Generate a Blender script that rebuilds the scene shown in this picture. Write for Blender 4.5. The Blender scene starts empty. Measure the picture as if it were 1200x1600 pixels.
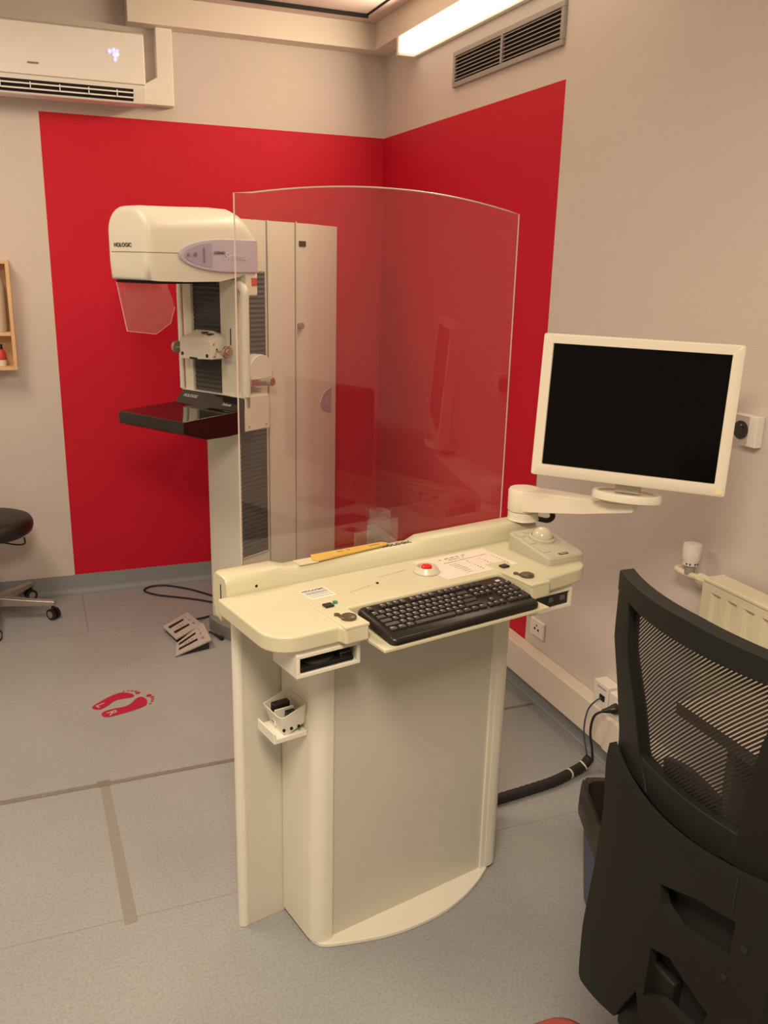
import bpy, bmesh, math, random
from mathutils import Vector, Matrix
random.seed(7)
C = bpy.context.scene.collection
S = bpy.context.scene
PI = math.pi

# ---------------------------------------------------------------- camera
cam = bpy.data.cameras.new('camera')
camo = bpy.data.objects.new('camera', cam); C.objects.link(camo)
cam.sensor_fit = 'VERTICAL'; cam.sensor_height = 32.0; cam.sensor_width = 24.0
cam.lens = 1357.5 / 1600 * 32.0
cam.clip_start = 0.02
rr = Vector((0.93003, -0.36675, 0.02341)); uu = Vector((0.07973, 0.26354, 0.96135)); ff = Vector((0.35874, 0.89221, -0.27434))
camo.matrix_world = Matrix(((rr.x, uu.x, -ff.x, -1.79008), (rr.y, uu.y, -ff.y, -4.57995), (rr.z, uu.z, -ff.z, 1.705), (0, 0, 0, 1)))
S.camera = camo

# ---------------------------------------------------------------- world, exposure, lights
w = bpy.data.worlds.new('world'); S.world = w; w.use_nodes = True
w.node_tree.nodes['Background'].inputs[0].default_value = (1.0, 0.82, 0.62, 1)
w.node_tree.nodes['Background'].inputs[1].default_value = 0.05
S.view_settings.view_transform = 'Standard'; S.view_settings.look = 'None'
S.view_settings.gamma = 1.0; S.view_settings.use_curve_mapping = False
S.view_settings.exposure = -0.07
WARM = (1.0, 0.80, 0.585)

def area(name, loc, rot, sx, sy, power, col=WARM):
    l = bpy.data.lights.new(name, 'AREA'); l.shape = 'RECTANGLE'; l.size = sx; l.size_y = sy
    l.energy = power; l.color = col
    o = bpy.data.objects.new(name, l); C.objects.link(o); o.location = loc; o.rotation_euler = rot
    return o
area('ceiling_light_left', (-2.45, -1.7, 2.80), (0, 0, 0), 0.6, 1.2, 38)
area('ceiling_light_rear', (-1.9, -4.5, 2.80), (0, 0, 0), 0.6, 1.2, 93)
area('wall_lamp_light', (-0.115, -1.36, 2.69), (0, math.radians(80), 0), 0.06, 1.8, 23, (1.0, 0.80, 0.54))

# ---------------------------------------------------------------- materials
def mat(name, col, rough=0.5, metal=0.0, noise=0.0, nscale=40, bump=0.0, bscale=200, emis=None, estr=0, coat=0, spec=0.5):
    m = bpy.data.materials.new(name); m.use_nodes = True
    nt = m.node_tree; b = nt.nodes['Principled BSDF']
    b.inputs['Base Color'].default_value = (*col, 1); b.inputs['Roughness'].default_value = rough
    b.inputs['Metallic'].default_value = metal; b.inputs['Specular IOR Level'].default_value = spec
    if coat: b.inputs['Coat Weight'].default_value = coat
    tc = nt.nodes.new('ShaderNodeTexCoord')
    if noise:
        n = nt.nodes.new('ShaderNodeTexNoise'); n.inputs['Scale'].default_value = nscale; n.inputs['Detail'].default_value = 4
        nt.links.new(tc.outputs['Object'], n.inputs['Vector'])
        mx = nt.nodes.new('ShaderNodeMix'); mx.data_type = 'RGBA'
        mx.inputs['A'].default_value = (*[c * (1 - noise) for c in col], 1)
        mx.inputs['B'].default_value = (*[min(1, c * (1 + noise)) for c in col], 1)
        nt.links.new(n.outputs['Fac'], mx.inputs['Factor']); nt.links.new(mx.outputs['Result'], b.inputs['Base Color'])
    if bump:
        n = nt.nodes.new('ShaderNodeTexNoise'); n.inputs['Scale'].default_value = bscale; n.inputs['Detail'].default_value = 3
        nt.links.new(tc.outputs['Object'], n.inputs['Vector'])
        bp = nt.nodes.new('ShaderNodeBump'); bp.inputs['Strength'].default_value = bump; bp.inputs['Distance'].default_value = 0.002
        nt.links.new(n.outputs['Fac'], bp.inputs['Height']); nt.links.new(bp.outputs['Normal'], b.inputs['Normal'])
    if emis:
        b.inputs['Emission Color'].default_value = (*emis, 1); b.inputs['Emission Strength'].default_value = estr
    return m

def glassmat(name, tint, refl_mul, haze=0.0, ior=1.5):
    m = bpy.data.materials.new(name); m.use_nodes = True
    nt = m.node_tree; nt.nodes.clear()
    out = nt.nodes.new('ShaderNodeOutputMaterial')
    t = nt.nodes.new('ShaderNodeBsdfTransparent'); t.inputs[0].default_value = (*tint, 1)
    g = nt.nodes.new('ShaderNodeBsdfGlossy'); g.inputs['Roughness'].default_value = 0.01
    f = nt.nodes.new('ShaderNodeFresnel'); f.inputs['IOR'].default_value = ior
    mu = nt.nodes.new('ShaderNodeMath'); mu.operation = 'MULTIPLY'; mu.inputs[1].default_value = refl_mul; mu.use_clamp = True
    ge = nt.nodes.new('ShaderNodeNewGeometry'); inv = nt.nodes.new('ShaderNodeMath'); inv.operation = 'SUBTRACT'; inv.inputs[0].default_value = 1.0
    nt.links.new(ge.outputs['Backfacing'], inv.inputs[1])
    m0 = nt.nodes.new('ShaderNodeMath'); m0.operation = 'MULTIPLY'; nt.links.new(f.outputs[0], m0.inputs[0]); nt.links.new(inv.outputs[0], m0.inputs[1])
    nt.links.new(m0.outputs[0], mu.inputs[0])
    mx = nt.nodes.new('ShaderNodeMixShader'); nt.links.new(mu.outputs[0], mx.inputs[0])
    nt.links.new(t.outputs[0], mx.inputs[1]); nt.links.new(g.outputs[0], mx.inputs[2])
    if haze:
        d = nt.nodes.new('ShaderNodeBsdfDiffuse'); d.inputs[0].default_value = (0.8, 0.8, 0.8, 1)
        m2 = nt.nodes.new('ShaderNodeMixShader'); m2.inputs[0].default_value = haze
        nt.links.new(mx.outputs[0], m2.inputs[1]); nt.links.new(d.outputs[0], m2.inputs[2])
        mx = m2
    nt.links.new(mx.outputs[0], out.inputs[0])
    return m

WALL = mat('wall_paint', (0.64, 0.585, 0.55), 0.85, noise=0.02, nscale=3, bump=0.25, bscale=220, spec=0.2)
RED = mat('red_paint', (0.56, 0.005, 0.026), 0.6, noise=0.04, nscale=6, bump=0.25, bscale=220, spec=0.3)
CEIL = mat('ceiling_board', (0.66, 0.56, 0.52), 0.8, bump=0.1)
TRIMM = mat('cream_trim', (0.76, 0.70, 0.62), 0.55, spec=0.3)
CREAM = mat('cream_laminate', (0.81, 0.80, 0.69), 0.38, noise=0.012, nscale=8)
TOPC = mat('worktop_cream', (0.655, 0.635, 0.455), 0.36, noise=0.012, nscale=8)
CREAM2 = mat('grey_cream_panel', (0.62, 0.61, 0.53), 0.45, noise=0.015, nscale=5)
MOULD = mat('machine_enamel', (0.69, 0.67, 0.575), 0.35)
MOULD2 = mat('machine_panel', (0.71, 0.71, 0.62), 0.42, noise=0.01, nscale=6)
LAV = mat('lavender_plastic', (0.46, 0.42, 0.52), 0.4)
LAVD = mat('lavender_recess', (0.34, 0.31, 0.40), 0.5)
BLACK = mat('black_plastic', (0.012, 0.011, 0.011), 0.35)
BLACKG = mat('black_gloss', (0.010, 0.008, 0.008), 0.08, coat=0.3)
DARK = mat('dark_void', (0.006, 0.006, 0.006), 0.8)
KEYM = mat('key_plastic', (0.016, 0.015, 0.015), 0.42)
PLINTH = mat('grey_plinth', (0.20, 0.20, 0.19), 0.5)
BEIGE = mat('beige_plastic', (0.50, 0.48, 0.39), 0.45)
BALL = mat('trackball_plastic', (0.60, 0.56, 0.44), 0.15)
WHITE = mat('white_plastic', (0.82, 0.80, 0.76), 0.35)
MONW = mat('monitor_white', (0.82, 0.78, 0.66), 0.32)
SCREEN = mat('screen_glass', (0.003, 0.003, 0.0035), 0.15, spec=0.12)
METAL = mat('brushed_metal', (0.55, 0.52, 0.48), 0.35, 0.9)
CHROME = mat('chrome', (0.6, 0.58, 0.55), 0.2, 1.0)
RUBBER = mat('cable_rubber', (0.018, 0.015, 0.014), 0.6)
BELLOW = mat('bellows_fabric', (0.060, 0.062, 0.060), 0.6)
GRILLEM = mat('grille_metal', (0.33, 0.31, 0.29), 0.5, 0.2)
WOOD = mat('pale_wood', (0.70, 0.46, 0.25), 0.55, noise=0.12, nscale=14)
VINYL = mat('black_vinyl', (0.014, 0.010, 0.009), 0.45)
CHAIRP = mat('chair_plastic', (0.010, 0.011, 0.009), 0.7, bump=0.3, bscale=900, spec=0.2)
CHAIRF = mat('chair_frame_plastic', (0.009, 0.010, 0.009), 0.55, spec=0.25)
LINER = mat('bin_liner', (0.035, 0.030, 0.027), 0.35)
BLUE = mat('blue_bin_plastic', (0.085, 0.10, 0.21), 0.5)
REDCUSH = mat('red_vinyl', (0.27, 0.05, 0.042), 0.5)
INK = mat('print_ink', (0.05, 0.045, 0.04), 0.7)
INKL = mat('pale_print', (0.30, 0.30, 0.36), 0.7)
LEG = mat('key_legend', (0.36, 0.35, 0.33), 0.6)
INKW = mat('white_print', (0.62, 0.60, 0.56), 0.6)
REDBTN = mat('red_button_plastic', (0.75, 0.02, 0.02), 0.25)
COLLAR = mat('clear_collar', (0.68, 0.66, 0.55), 0.25)
GREEN = mat('green_led_lens', (0.03, 0.30, 0.12), 0.3)
PAPER = mat('paper', (0.80, 0.74, 0.66), 0.7)
YELLOW = mat('yellow_ruler', (0.72, 0.46, 0.10), 0.45, noise=0.18, nscale=22)
BRONZE = mat('dark_key_metal', (0.14, 0.115, 0.07), 0.35, 0.6)
PINKF = mat('footprint_vinyl', (0.40, 0.006, 0.045), 0.6)
TAPE = mat('tape_residue', (0.265, 0.25, 0.235), 0.8, noise=0.12, nscale=60)
TAPED = mat('dirty_tape', (0.20, 0.185, 0.16), 0.85, noise=0.3, nscale=70)
PEDAL = mat('pedal_grey', (0.46, 0.44, 0.41), 0.45)
SKIRT = mat('grey_linoleum_skirting', (0.25, 0.275, 0.295), 0.55, noise=0.15, nscale=180)
RADM = mat('radiator_enamel', (0.70, 0.66, 0.50), 0.4)
STICKR = mat('red_sticker', (0.55, 0.05, 0.04), 0.5)
DISP = mat('display_glow', (0.5, 0.5, 0.6), 0.5, emis=(0.50, 0.56, 1.0), estr=1.0)
LAMP = mat('lamp_diffuser', (0.9, 0.85, 0.75), 0.5, emis=(1.0, 0.84, 0.58), estr=1.9)
BLUEC = mat('blue_cable', (0.05, 0.07, 0.14), 0.5)
WHITEC = mat('white_tie', (0.7, 0.68, 0.62), 0.4)
GLASS = glassmat('shield_glass', (0.985, 0.985, 0.98), 1.7, haze=0.006)
GEDGE = mat('glass_edge', (0.60, 0.50, 0.45), 0.3)
ACRYL = glassmat('clear_acrylic', (0.90, 0.87, 0.84), 2.0, haze=0.05)
ACRYL2 = glassmat('clear_visor', (0.97, 0.965, 0.96), 1.6, haze=0.03)

def floor_mat():
    m = mat('blue_grey_linoleum', (0.33, 0.35, 0.37), 0.5)
    nt = m.node_tree; b = nt.nodes['Principled BSDF']
    tc = nt.nodes.new('ShaderNodeTexCoord')
    n1 = nt.nodes.new('ShaderNodeTexNoise'); n1.inputs['Scale'].default_value = 130; n1.inputs['Detail'].default_value = 3
    n2 = nt.nodes.new('ShaderNodeTexNoise'); n2.inputs['Scale'].default_value = 2.0; n2.inputs['Detail'].default_value = 4
    n3 = nt.nodes.new('ShaderNodeTexVoronoi'); n3.inputs['Scale'].default_value = 95
    for n in (n1, n2, n3): nt.links.new(tc.outputs['Object'], n.inputs['Vector'])
    cr = nt.nodes.new('ShaderNodeValToRGB')
    e = cr.color_ramp.elements
    e[0].position = 0.30; e[0].color = (0.285, 0.30, 0.32, 1)
    e[1].position = 0.72; e[1].color = (0.365, 0.38, 0.395, 1)
    k = e.new(0.5); k.color = (0.325, 0.345, 0.36, 1)
    nt.links.new(n1.outputs['Fac'], cr.inputs[0])
    fl = nt.nodes.new('ShaderNodeValToRGB'); fe = fl.color_ramp.elements
    fe[0].position = 0.05; fe[0].color = (1.32, 1.3, 1.27, 1); fe[1].position = 0.13; fe[1].color = (1, 1, 1, 1)
    nt.links.new(n3.outputs['Distance'], fl.inputs[0])
    mul = nt.nodes.new('ShaderNodeMix'); mul.data_type = 'RGBA'; mul.blend_type = 'MULTIPLY'; mul.inputs['Factor'].default_value = 0.6
    nt.links.new(cr.outputs[0], mul.inputs['A']); nt.links.new(fl.outputs[0], mul.inputs['B'])
    c2 = nt.nodes.new('ShaderNodeValToRGB'); ce = c2.color_ramp.elements
    ce[0].position = 0.3; ce[0].color = (0.90, 0.90, 0.91, 1); ce[1].position = 0.7; ce[1].color = (1.06, 1.05, 1.03, 1)
    nt.links.new(n2.outputs['Fac'], c2.inputs[0])
    m2 = nt.nodes.new('ShaderNodeMix'); m2.data_type = 'RGBA'; m2.blend_type = 'MULTIPLY'; m2.inputs['Factor'].default_value = 1
    nt.links.new(mul.outputs['Result'], m2.inputs['A']); nt.links.new(c2.outputs[0], m2.inputs['B'])
    # welded seams of the sheets, at fixed places in the floor
    sp = nt.nodes.new('ShaderNodeSeparateXYZ'); nt.links.new(tc.outputs['Object'], sp.inputs[0])
    def line(sock, at, hw):
        a = nt.nodes.new('ShaderNodeMath'); a.operation = 'SUBTRACT'; a.inputs[1].default_value = at; nt.links.new(sock, a.inputs[0])
        c = nt.nodes.new('ShaderNodeMath'); c.operation = 'ABSOLUTE'; nt.links.new(a.outputs[0], c.inputs[0])
        d = nt.nodes.new('ShaderNodeMath'); d.operation = 'LESS_THAN'; d.inputs[1].default_value = hw; nt.links.new(c.outputs[0], d.inputs[0])
        return d.outputs[0]
    def mul2(a, b_, op='MULTIPLY'):
        d = nt.nodes.new('ShaderNodeMath'); d.operation = op; nt.links.new(a, d.inputs[0]); nt.links.new(b_, d.inputs[1]); return d.outputs[0]
    ls = mul2(line(sp.outputs['Y'], -0.552, 0.0020), line(sp.outputs['Y'], -2.535, 0.0011), 'MAXIMUM')
    gt = nt.nodes.new('ShaderNodeMath'); gt.operation = 'GREATER_THAN'; gt.inputs[1].default_value = -0.552; nt.links.new(sp.outputs['Y'], gt.inputs[0])
    ls = mul2(ls, mul2(line(sp.outputs['X'], -1.6615, 0.0022), gt.outputs[0]), 'MAXIMUM')
    m3 = nt.nodes.new('ShaderNodeMix'); m3.data_type = 'RGBA'
    nt.links.new(ls, m3.inputs['Factor']); nt.links.new(m2.outputs['Result'], m3.inputs['A']); m3.inputs['B'].default_value = (0.215, 0.21, 0.205, 1)
    nt.links.new(m3.outputs['Result'], b.inputs['Base Color'])
    b.inputs['Roughness'].default_value = 0.5; b.inputs['Specular IOR Level'].default_value = 0.35
    return m
FLOOR = floor_mat()

def mesh_fabric():
    m = bpy.data.materials.new('chair_mesh_fabric'); m.use_nodes = True
    nt = m.node_tree; nt.nodes.clear()
    out = nt.nodes.new('ShaderNodeOutputMaterial')
    t = nt.nodes.new('ShaderNodeBsdfTransparent'); d = nt.nodes.new('ShaderNodeBsdfPrincipled')
    d.inputs['Base Color'].default_value = (0.010, 0.009, 0.008, 1); d.inputs['Roughness'].default_value = 0.7
    tc = nt.nodes.new('ShaderNodeTexCoord'); sp = nt.nodes.new('ShaderNodeSeparateXYZ'); nt.links.new(tc.outputs['Object'], sp.inputs[0])
    def lin(a, b_):
        x = nt.nodes.new('ShaderNodeMath'); x.operation = 'MULTIPLY'; x.inputs[1].default_value = a; nt.links.new(sp.outputs['Y'], x.inputs[0])
        y = nt.nodes.new('ShaderNodeMath'); y.operation = 'MULTIPLY_ADD'; y.inputs[1].default_value = b_
        nt.links.new(sp.outputs['Z'], y.inputs[0]); nt.links.new(x.outputs[0], y.inputs[2])
        f = nt.nodes.new('ShaderNodeMath'); f.operation = 'FRACT'; nt.links.new(y.outputs[0], f.inputs[0]); return f.outputs[0]
    def gt(s, v):
        g = nt.nodes.new('ShaderNodeMath'); g.operation = 'GREATER_THAN'; g.inputs[1].default_value = v; nt.links.new(s, g.inputs[0]); return g.outputs[0]
    a = gt(lin(135, 130), 0.63); b_ = gt(lin(-260, 250), 0.30)
    mu = nt.nodes.new('ShaderNodeMath'); mu.operation = 'MULTIPLY'; nt.links.new(a, mu.inputs[0]); nt.links.new(b_, mu.inputs[1])
    mx = nt.nodes.new('ShaderNodeMixShader'); nt.links.new(mu.outputs[0], mx.inputs[0])
    nt.links.new(d.outputs[0], mx.inputs[1]); nt.links.new(t.outputs[0], mx.inputs[2]); nt.links.new(mx.outputs[0], out.inputs[0])
    return m
MESHF = mesh_fabric()

# ---------------------------------------------------------------- helpers
class B:
    def __init__(s, off=(0, 0, 0)): s.bm = bmesh.new(); s.o = Vector(off)
    def poly(s, ps): return s.bm.faces.new([s.bm.verts.new(Vector(p) - s.o) for p in ps])
    def box(s, x0, x1, y0, y1, z0, z1, M=None):
        v = [Vector((x, y, z)) for z in (z0, z1) for x, y in ((x0, y0), (x1, y0), (x1, y1), (x0, y1))]
        if M is not None: v = [M @ p for p in v]
        v = [s.bm.verts.new(p - s.o) for p in v]
        for f in ((0, 3, 2, 1), (4, 5, 6, 7), (0, 1, 5, 4), (1, 2, 6, 5), (2, 3, 7, 6), (3, 0, 4, 7)): s.bm.faces.new([v[i] for i in f])
        return s
    def loft(s, rings, cap=True, closed=False):
        R = [[s.bm.verts.new(Vector(p) - s.o) for p in r] for r in rings]
        n = len(R[0])
        pr = list(zip(R, R[1:])) + ([(R[-1], R[0])] if closed else [])
        for a, b in pr:
            for i in range(n): s.bm.faces.new((a[i], a[(i + 1) % n], b[(i + 1) % n], b[i]))
        if cap and not closed: s.bm.faces.new(list(reversed(R[0]))); s.bm.faces.new(R[-1])
        return s
    def prism(s, pts, z0, z1, f=lambda a, b, z: (a, b, z)):
        return s.loft([[f(a, b, z0) for a, b in pts], [f(a, b, z1) for a, b in pts]])
    def tube(s, pts, r, n=10, cap=True, closed=False):
        pts = [Vector(p) for p in pts]; rings = []; up = None
        m = len(pts)
        for i, p in enumerate(pts):
            if closed: t = (pts[(i + 1) % m] - pts[i - 1]).normalized()
            else: t = (pts[min(i + 1, m - 1)] - pts[max(i - 1, 0)]).normalized()
            if up is None:
                up = Vector((0, 0, 1)) if abs(t.z) < 0.9 else Vector((1, 0, 0))
            a = (up - t * up.dot(t)).normalized(); up = a; b = t.cross(a)
            ri = r[i] if isinstance(r, (list, tuple)) else r
            rings.append([p + (a * math.cos(2 * PI * k / n) + b * math.sin(2 * PI * k / n)) * ri for k in range(n)])
        return s.loft(rings, cap, closed)
    def cyl(s, p0, p1, r, n=24, r1=None): return s.tube([p0, p1], [r, r if r1 is None else r1], n)
    def lathe(s, prof, c=(0, 0, 0), M=None, n=32):
        c = Vector(c)
        rings = []
        for r, z in prof:
            rings.append([c + ((M @ Vector((r * math.cos(2 * PI * k / n), r * math.sin(2 * PI * k / n), z))) if M is not None else Vector((r * math.cos(2 * PI * k / n), r * math.sin(2 * PI * k / n), z))) for k in range(n)])
        return s.loft(rings)

def obj(name, b, m, parent=None, bevel=0, seg=2, smooth=40, sub=0, label=None, loc=None):
    bm = b.bm
    bmesh.ops.recalc_face_normals(bm, faces=bm.faces)
    me = bpy.data.meshes.new(name); bm.to_mesh(me); bm.free()
    ms = m if isinstance(m, (list, tuple)) else [m]
    for k in ms: me.materials.append(k)
    o = bpy.data.objects.new(name, me); C.objects.link(o)
    if parent is not None: o.parent = parent
    if loc is not None: o.location = loc
    if smooth:
        me.polygons.foreach_set('use_smooth', [True] * len(me.polygons))
        me.set_sharp_from_angle(angle=math.radians(smooth))
    if bevel:
        bv = o.modifiers.new('bevel', 'BEVEL'); bv.width = bevel; bv.segments = seg; bv.limit_method = 'ANGLE'; bv.angle_limit = math.radians(35); bv.harden_normals = True
    if sub:
        sd = o.modifiers.new('sub', 'SUBSURF'); sd.levels = sub; sd.render_levels = sub
    if label: o['label'] = label
    return o
def tag(o, label, cat, group=None, kind=None):
    o['label'] = label; o['category'] = cat
    if group: o['group'] = group
    if kind: o['kind'] = kind
    return o
def thing(name, label, cat, loc=(0, 0, 0), rz=0, group=None):
    o = bpy.data.objects.new(name, None); C.objects.link(o); o.location = loc; o.rotation_euler = (0, 0, rz); o.empty_display_size = 0.05
    return tag(o, label, cat, group)
def struct(name, b, m, label=None, cat=None, **k):
    o = obj(name, b, m, **k); o['kind'] = 'structure'
    if label: o['label'] = label
    if cat: o['category'] = cat
    return o
def bez(pts, n=10):
    P = [Vector(p) for p in pts]; out = []
    Q = [P[0] * 2 - P[1]] + P + [P[-1] * 2 - P[-2]]
    for i in range(1, len(Q) - 2):
        for k in range(n):
            t = k / n; a, b, c, d = Q[i - 1], Q[i], Q[i + 1], Q[i + 2]
            out.append(0.5 * ((2 * b) + (c - a) * t + (2 * a - 5 * b + 4 * c - d) * t * t + (3 * b - a - 3 * c + d) * t ** 3))
    out.append(P[-1]); return out
def text(name, body, size, m, parent, M, ext=0.0006, shear=0, align='CENTER', space=1.0, bold=0.0, sx=1.0):
    cu = bpy.data.curves.new(name, 'FONT'); cu.body = body; cu.size = size; cu.extrude = ext; cu.shear = shear
    cu.align_x = align; cu.align_y = 'CENTER'; cu.space_character = space; cu.offset = bold; cu.resolution_u = 3
    to = bpy.data.objects.new(name, cu); C.objects.link(to)
    bpy.context.view_layer.update()
    me = bpy.data.meshes.new_from_object(to.evaluated_get(bpy.context.evaluated_depsgraph_get()))
    C.objects.unlink(to); bpy.data.objects.remove(to); bpy.data.curves.remove(cu)
    me.transform(Matrix.Diagonal((sx, 1, 1, 1))); me.name = name
    me.materials.clear(); me.materials.append(m)
    o = bpy.data.objects.new(name, me); C.objects.link(o); o.parent = parent; o.matrix_local = M
    return o
def frame(xa, ya, loc):
    xa = Vector(xa).normalized(); ya = Vector(ya); ya = (ya - xa * ya.dot(xa)).normalized(); za = xa.cross(ya)
    return Matrix(((xa.x, ya.x, za.x, loc[0]), (xa.y, ya.y, za.y, loc[1]), (xa.z, ya.z, za.z, loc[2]), (0, 0, 0, 1)))
def rrect(x0, x1, y0, y1, r, n=6):
    out = []
    rs = r if isinstance(r, (list, tuple)) else (r, r, r, r)
    for (cx, cy, a0, q) in ((x1, y1, 0, rs[0]), (x0, y1, 90, rs[1]), (x0, y0, 180, rs[2]), (x1, y0, 270, rs[3])):
        if q <= 0: out.append((cx, cy)); continue
        ox = cx - q if cx == x1 else cx + q; oy = cy - q if cy == y1 else cy + q
        for k in range(n + 1):
            a = math.radians(a0 + 90 * k / n); out.append((ox + q * math.cos(a), oy + q * math.sin(a)))
    return out

# ---------------------------------------------------------------- room shell
CZ = 2.845
b = B(); b.box(-4.4, 0.12, -6.6, 0.12, -0.06, 0); struct('floor', b, FLOOR, smooth=0)
b = B(); b.box(-4.4, 0.12, -6.6, 0.12, CZ, CZ + 0.06); struct('ceiling', b, CEIL, smooth=0)
def wall_quads(name, mapf, u0, u1, us, thick):
    # wall built as strips so that the painted red field is a face of its own
    bm = B(); zs = [0, 0.0984, 2.337, CZ]
    xs = sorted([u0] + us + [u1])
    for i in range(len(xs) - 1):
        for j in range(3):
            f = bm.poly([mapf(xs[i], zs[j], 0), mapf(xs[i + 1], zs[j], 0), mapf(xs[i + 1], zs[j + 1], 0), mapf(xs[i], zs[j + 1], 0)])
            red = (j == 1 and xs[i] >= us[0] - 1e-6)
            f.material_index = 1 if red else 0
    # back side
    bm.poly([mapf(u0, 0, thick), mapf(u1, 0, thick), mapf(u1, CZ, thick), mapf(u0, CZ, thick)])
    for a, c in (((u0, 0), (u1, 0)), ((u1, 0), (u1, CZ)), ((u1, CZ), (u0, CZ)), ((u0, CZ), (u0, 0))):
        bm.poly([mapf(*a, 0), mapf(*c, 0), mapf(*c, thick), mapf(*a, thick)])
    bmesh.ops.remove_doubles(bm.bm, verts=bm.bm.verts, dist=1e-5)
    return struct(name, bm, [WALL, RED], smooth=0)
wall_quads('wall_back', lambda u, z, t: (u, t, z), -4.4, 0.12, [-1.689, 0.0], 0.1)
wall_quads('wall_right', lambda u, z, t: (t, u, z), -6.6, 0.0, [-1.7251], 0.1)
b = B(); b.box(-4.5, -4.4, -6.6, 0.1, 0, CZ); struct('wall_left', b, WALL, smooth=0)
b = B(); b.box(-4.5, 0.1, -6.7, -6.6, 0, CZ); struct('wall_front', b, WALL, smooth=0)

# skirting with a coved foot
def cove(name, fn, u0, u1, h=0.098, t=0.006, c=0.03):
    prof = [(0, h), (t, h), (t, c)] + [(t + c * (1 - math.cos(a * PI / 12)), c * (1 - math.sin(a * PI / 12))) for a in range(1, 7)] + [(t + c, 0.001), (0, 0.001)]
    b = B(); b.loft([[fn(u, d, z) for d, z in prof] for u in (u0, u1)]); return struct(name, b, SKIRT, smooth=50)
cove('baseboard_back', lambda u, d, z: (u, -d, z), -4.4, -0.001)
cove('baseboard_right', lambda u, d, z: (-d, u, z), -6.6, -0.001, h=0.1, c=0.012)
# cable trunking along the right wall
b = B(); b.box(-0.0594, -0.0005, -6.6, -0.007, 0.0985, 0.229); struct('trim_1', b, TRIMM, bevel=0.004)
# boxed beams under the ceiling
b = B(); b.box(-1.287, -0.0005, -0.10, -0.0005, 2.726, CZ); struct('trim_2', b, TRIMM, bevel=0.002)
b = B(); b.box(-0.10, -0.0005, -6.6, -0.1005, 2.726, CZ); struct('trim_3', b, TRIMM, bevel=0.002)
# dark shadow gap round the suspended ceiling panel
b = B(); b.box(-3.2, -0.19, -0.250, -0.235, CZ - 0.016, CZ + 0.002); b.box(-0.196, -0.19, -3.2, -0.250, CZ - 0.007, CZ + 0.002)
struct('trim_4', b, DARK, smooth=0)

# dirty tape line and residue strip on the floor
b = B(); b.poly([(-4.3, -1.886, 0.0009), (-1.70, -1.878, 0.0009), (-0.02, -1.861, 0.0009), (-0.02, -1.847, 0.0009), (-1.70, -1.856, 0.0009), (-4.3, -1.842, 0.0009)])
b.poly([(-1.712, -1.882, 0.0012), (-1.670, -1.882, 0.0012), (-1.670, -1.846, 0.0012), (-1.712, -1.846, 0.0012)])
tag(obj('floor_tape', b, TAPED, smooth=0), 'long dirty brown tape line running across the grey floor from the console foot', 'tape')
b = B(); b.poly([(-1.703, -1.874, 0.0007), (-1.674, -1.874, 0.0007), (-1.655, -2.553, 0.0007), (-1.690, -2.556, 0.0007)])
tag(obj('tape_residue', b, TAPE, smooth=0), 'short faded tape strip on the floor at right angles to the long tape line', 'tape')

# ---------------------------------------------------------------- footprints on the floor
def footprint(name, label, heel, toe, side, letter):
    h = Vector((*heel, 0)); t = Vector((*toe, 0)); L = (t - h).length; x = (t - h).normalized(); y = Vector((-x.y, x.x, 0)) * side
    F = lambda a, c, z=0.0012: h + x * (a * L) + y * (c * L) + Vector((0, 0, z))
    root = thing(name, label, 'floor sticker', h)
    b = B(h)
    out = [(0.0, 0.0), (0.03, 0.09), (0.12, 0.125), (0.28, 0.10), (0.42, 0.045), (0.55, 0.05), (0.68, 0.12), (0.78, 0.17), (0.85, 0.14), (0.86, 0.04), (0.82, -0.08), (0.74, -0.17), (0.62, -0.195), (0.45, -0.185), (0.25, -0.15), (0.10, -0.115), (0.02, -0.07)]
    pts = bez([F(a, c) for a, c in out] + [F(*out[0])], 4)[:-1]
    b.poly(pts)
    obj('sole', b, PINKF, root, smooth=0)
    for (a, c, ra, rc) in ((0.965, 0.10, 0.055, 0.045), (0.975, 0.01, 0.038, 0.028), (0.94, -0.06, 0.032, 0.026), (0.89, -0.12, 0.028, 0.022), (0.82, -0.175, 0.024, 0.02)):
        b = B(h); b.poly([F(a + ra * math.cos(k * PI / 6), c + rc * math.sin(k * PI / 6)) for k in range(12)])
        obj('toe', b, PINKF, root, smooth=0)
    Y = Vector((-x.y, x.x, 0))
    text('letter', letter, 0.052, mat('sticker_letter', (0.42, 0.36, 0.35), 0.6), root, frame(-Y, x, F(0.17, -0.01, 0.0018) - h), 0.0002, bold=0.0006)
footprint('footprint_sticker', 'crimson left footprint sticker marked L on the floor', (-1.690, -1.325), (-1.515, -1.225), -1, 'L')
footprint('footprint_sticker', 'crimson right footprint sticker marked R on the floor', (-1.660, -1.395), (-1.455, -1.300), 1, 'R')

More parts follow.
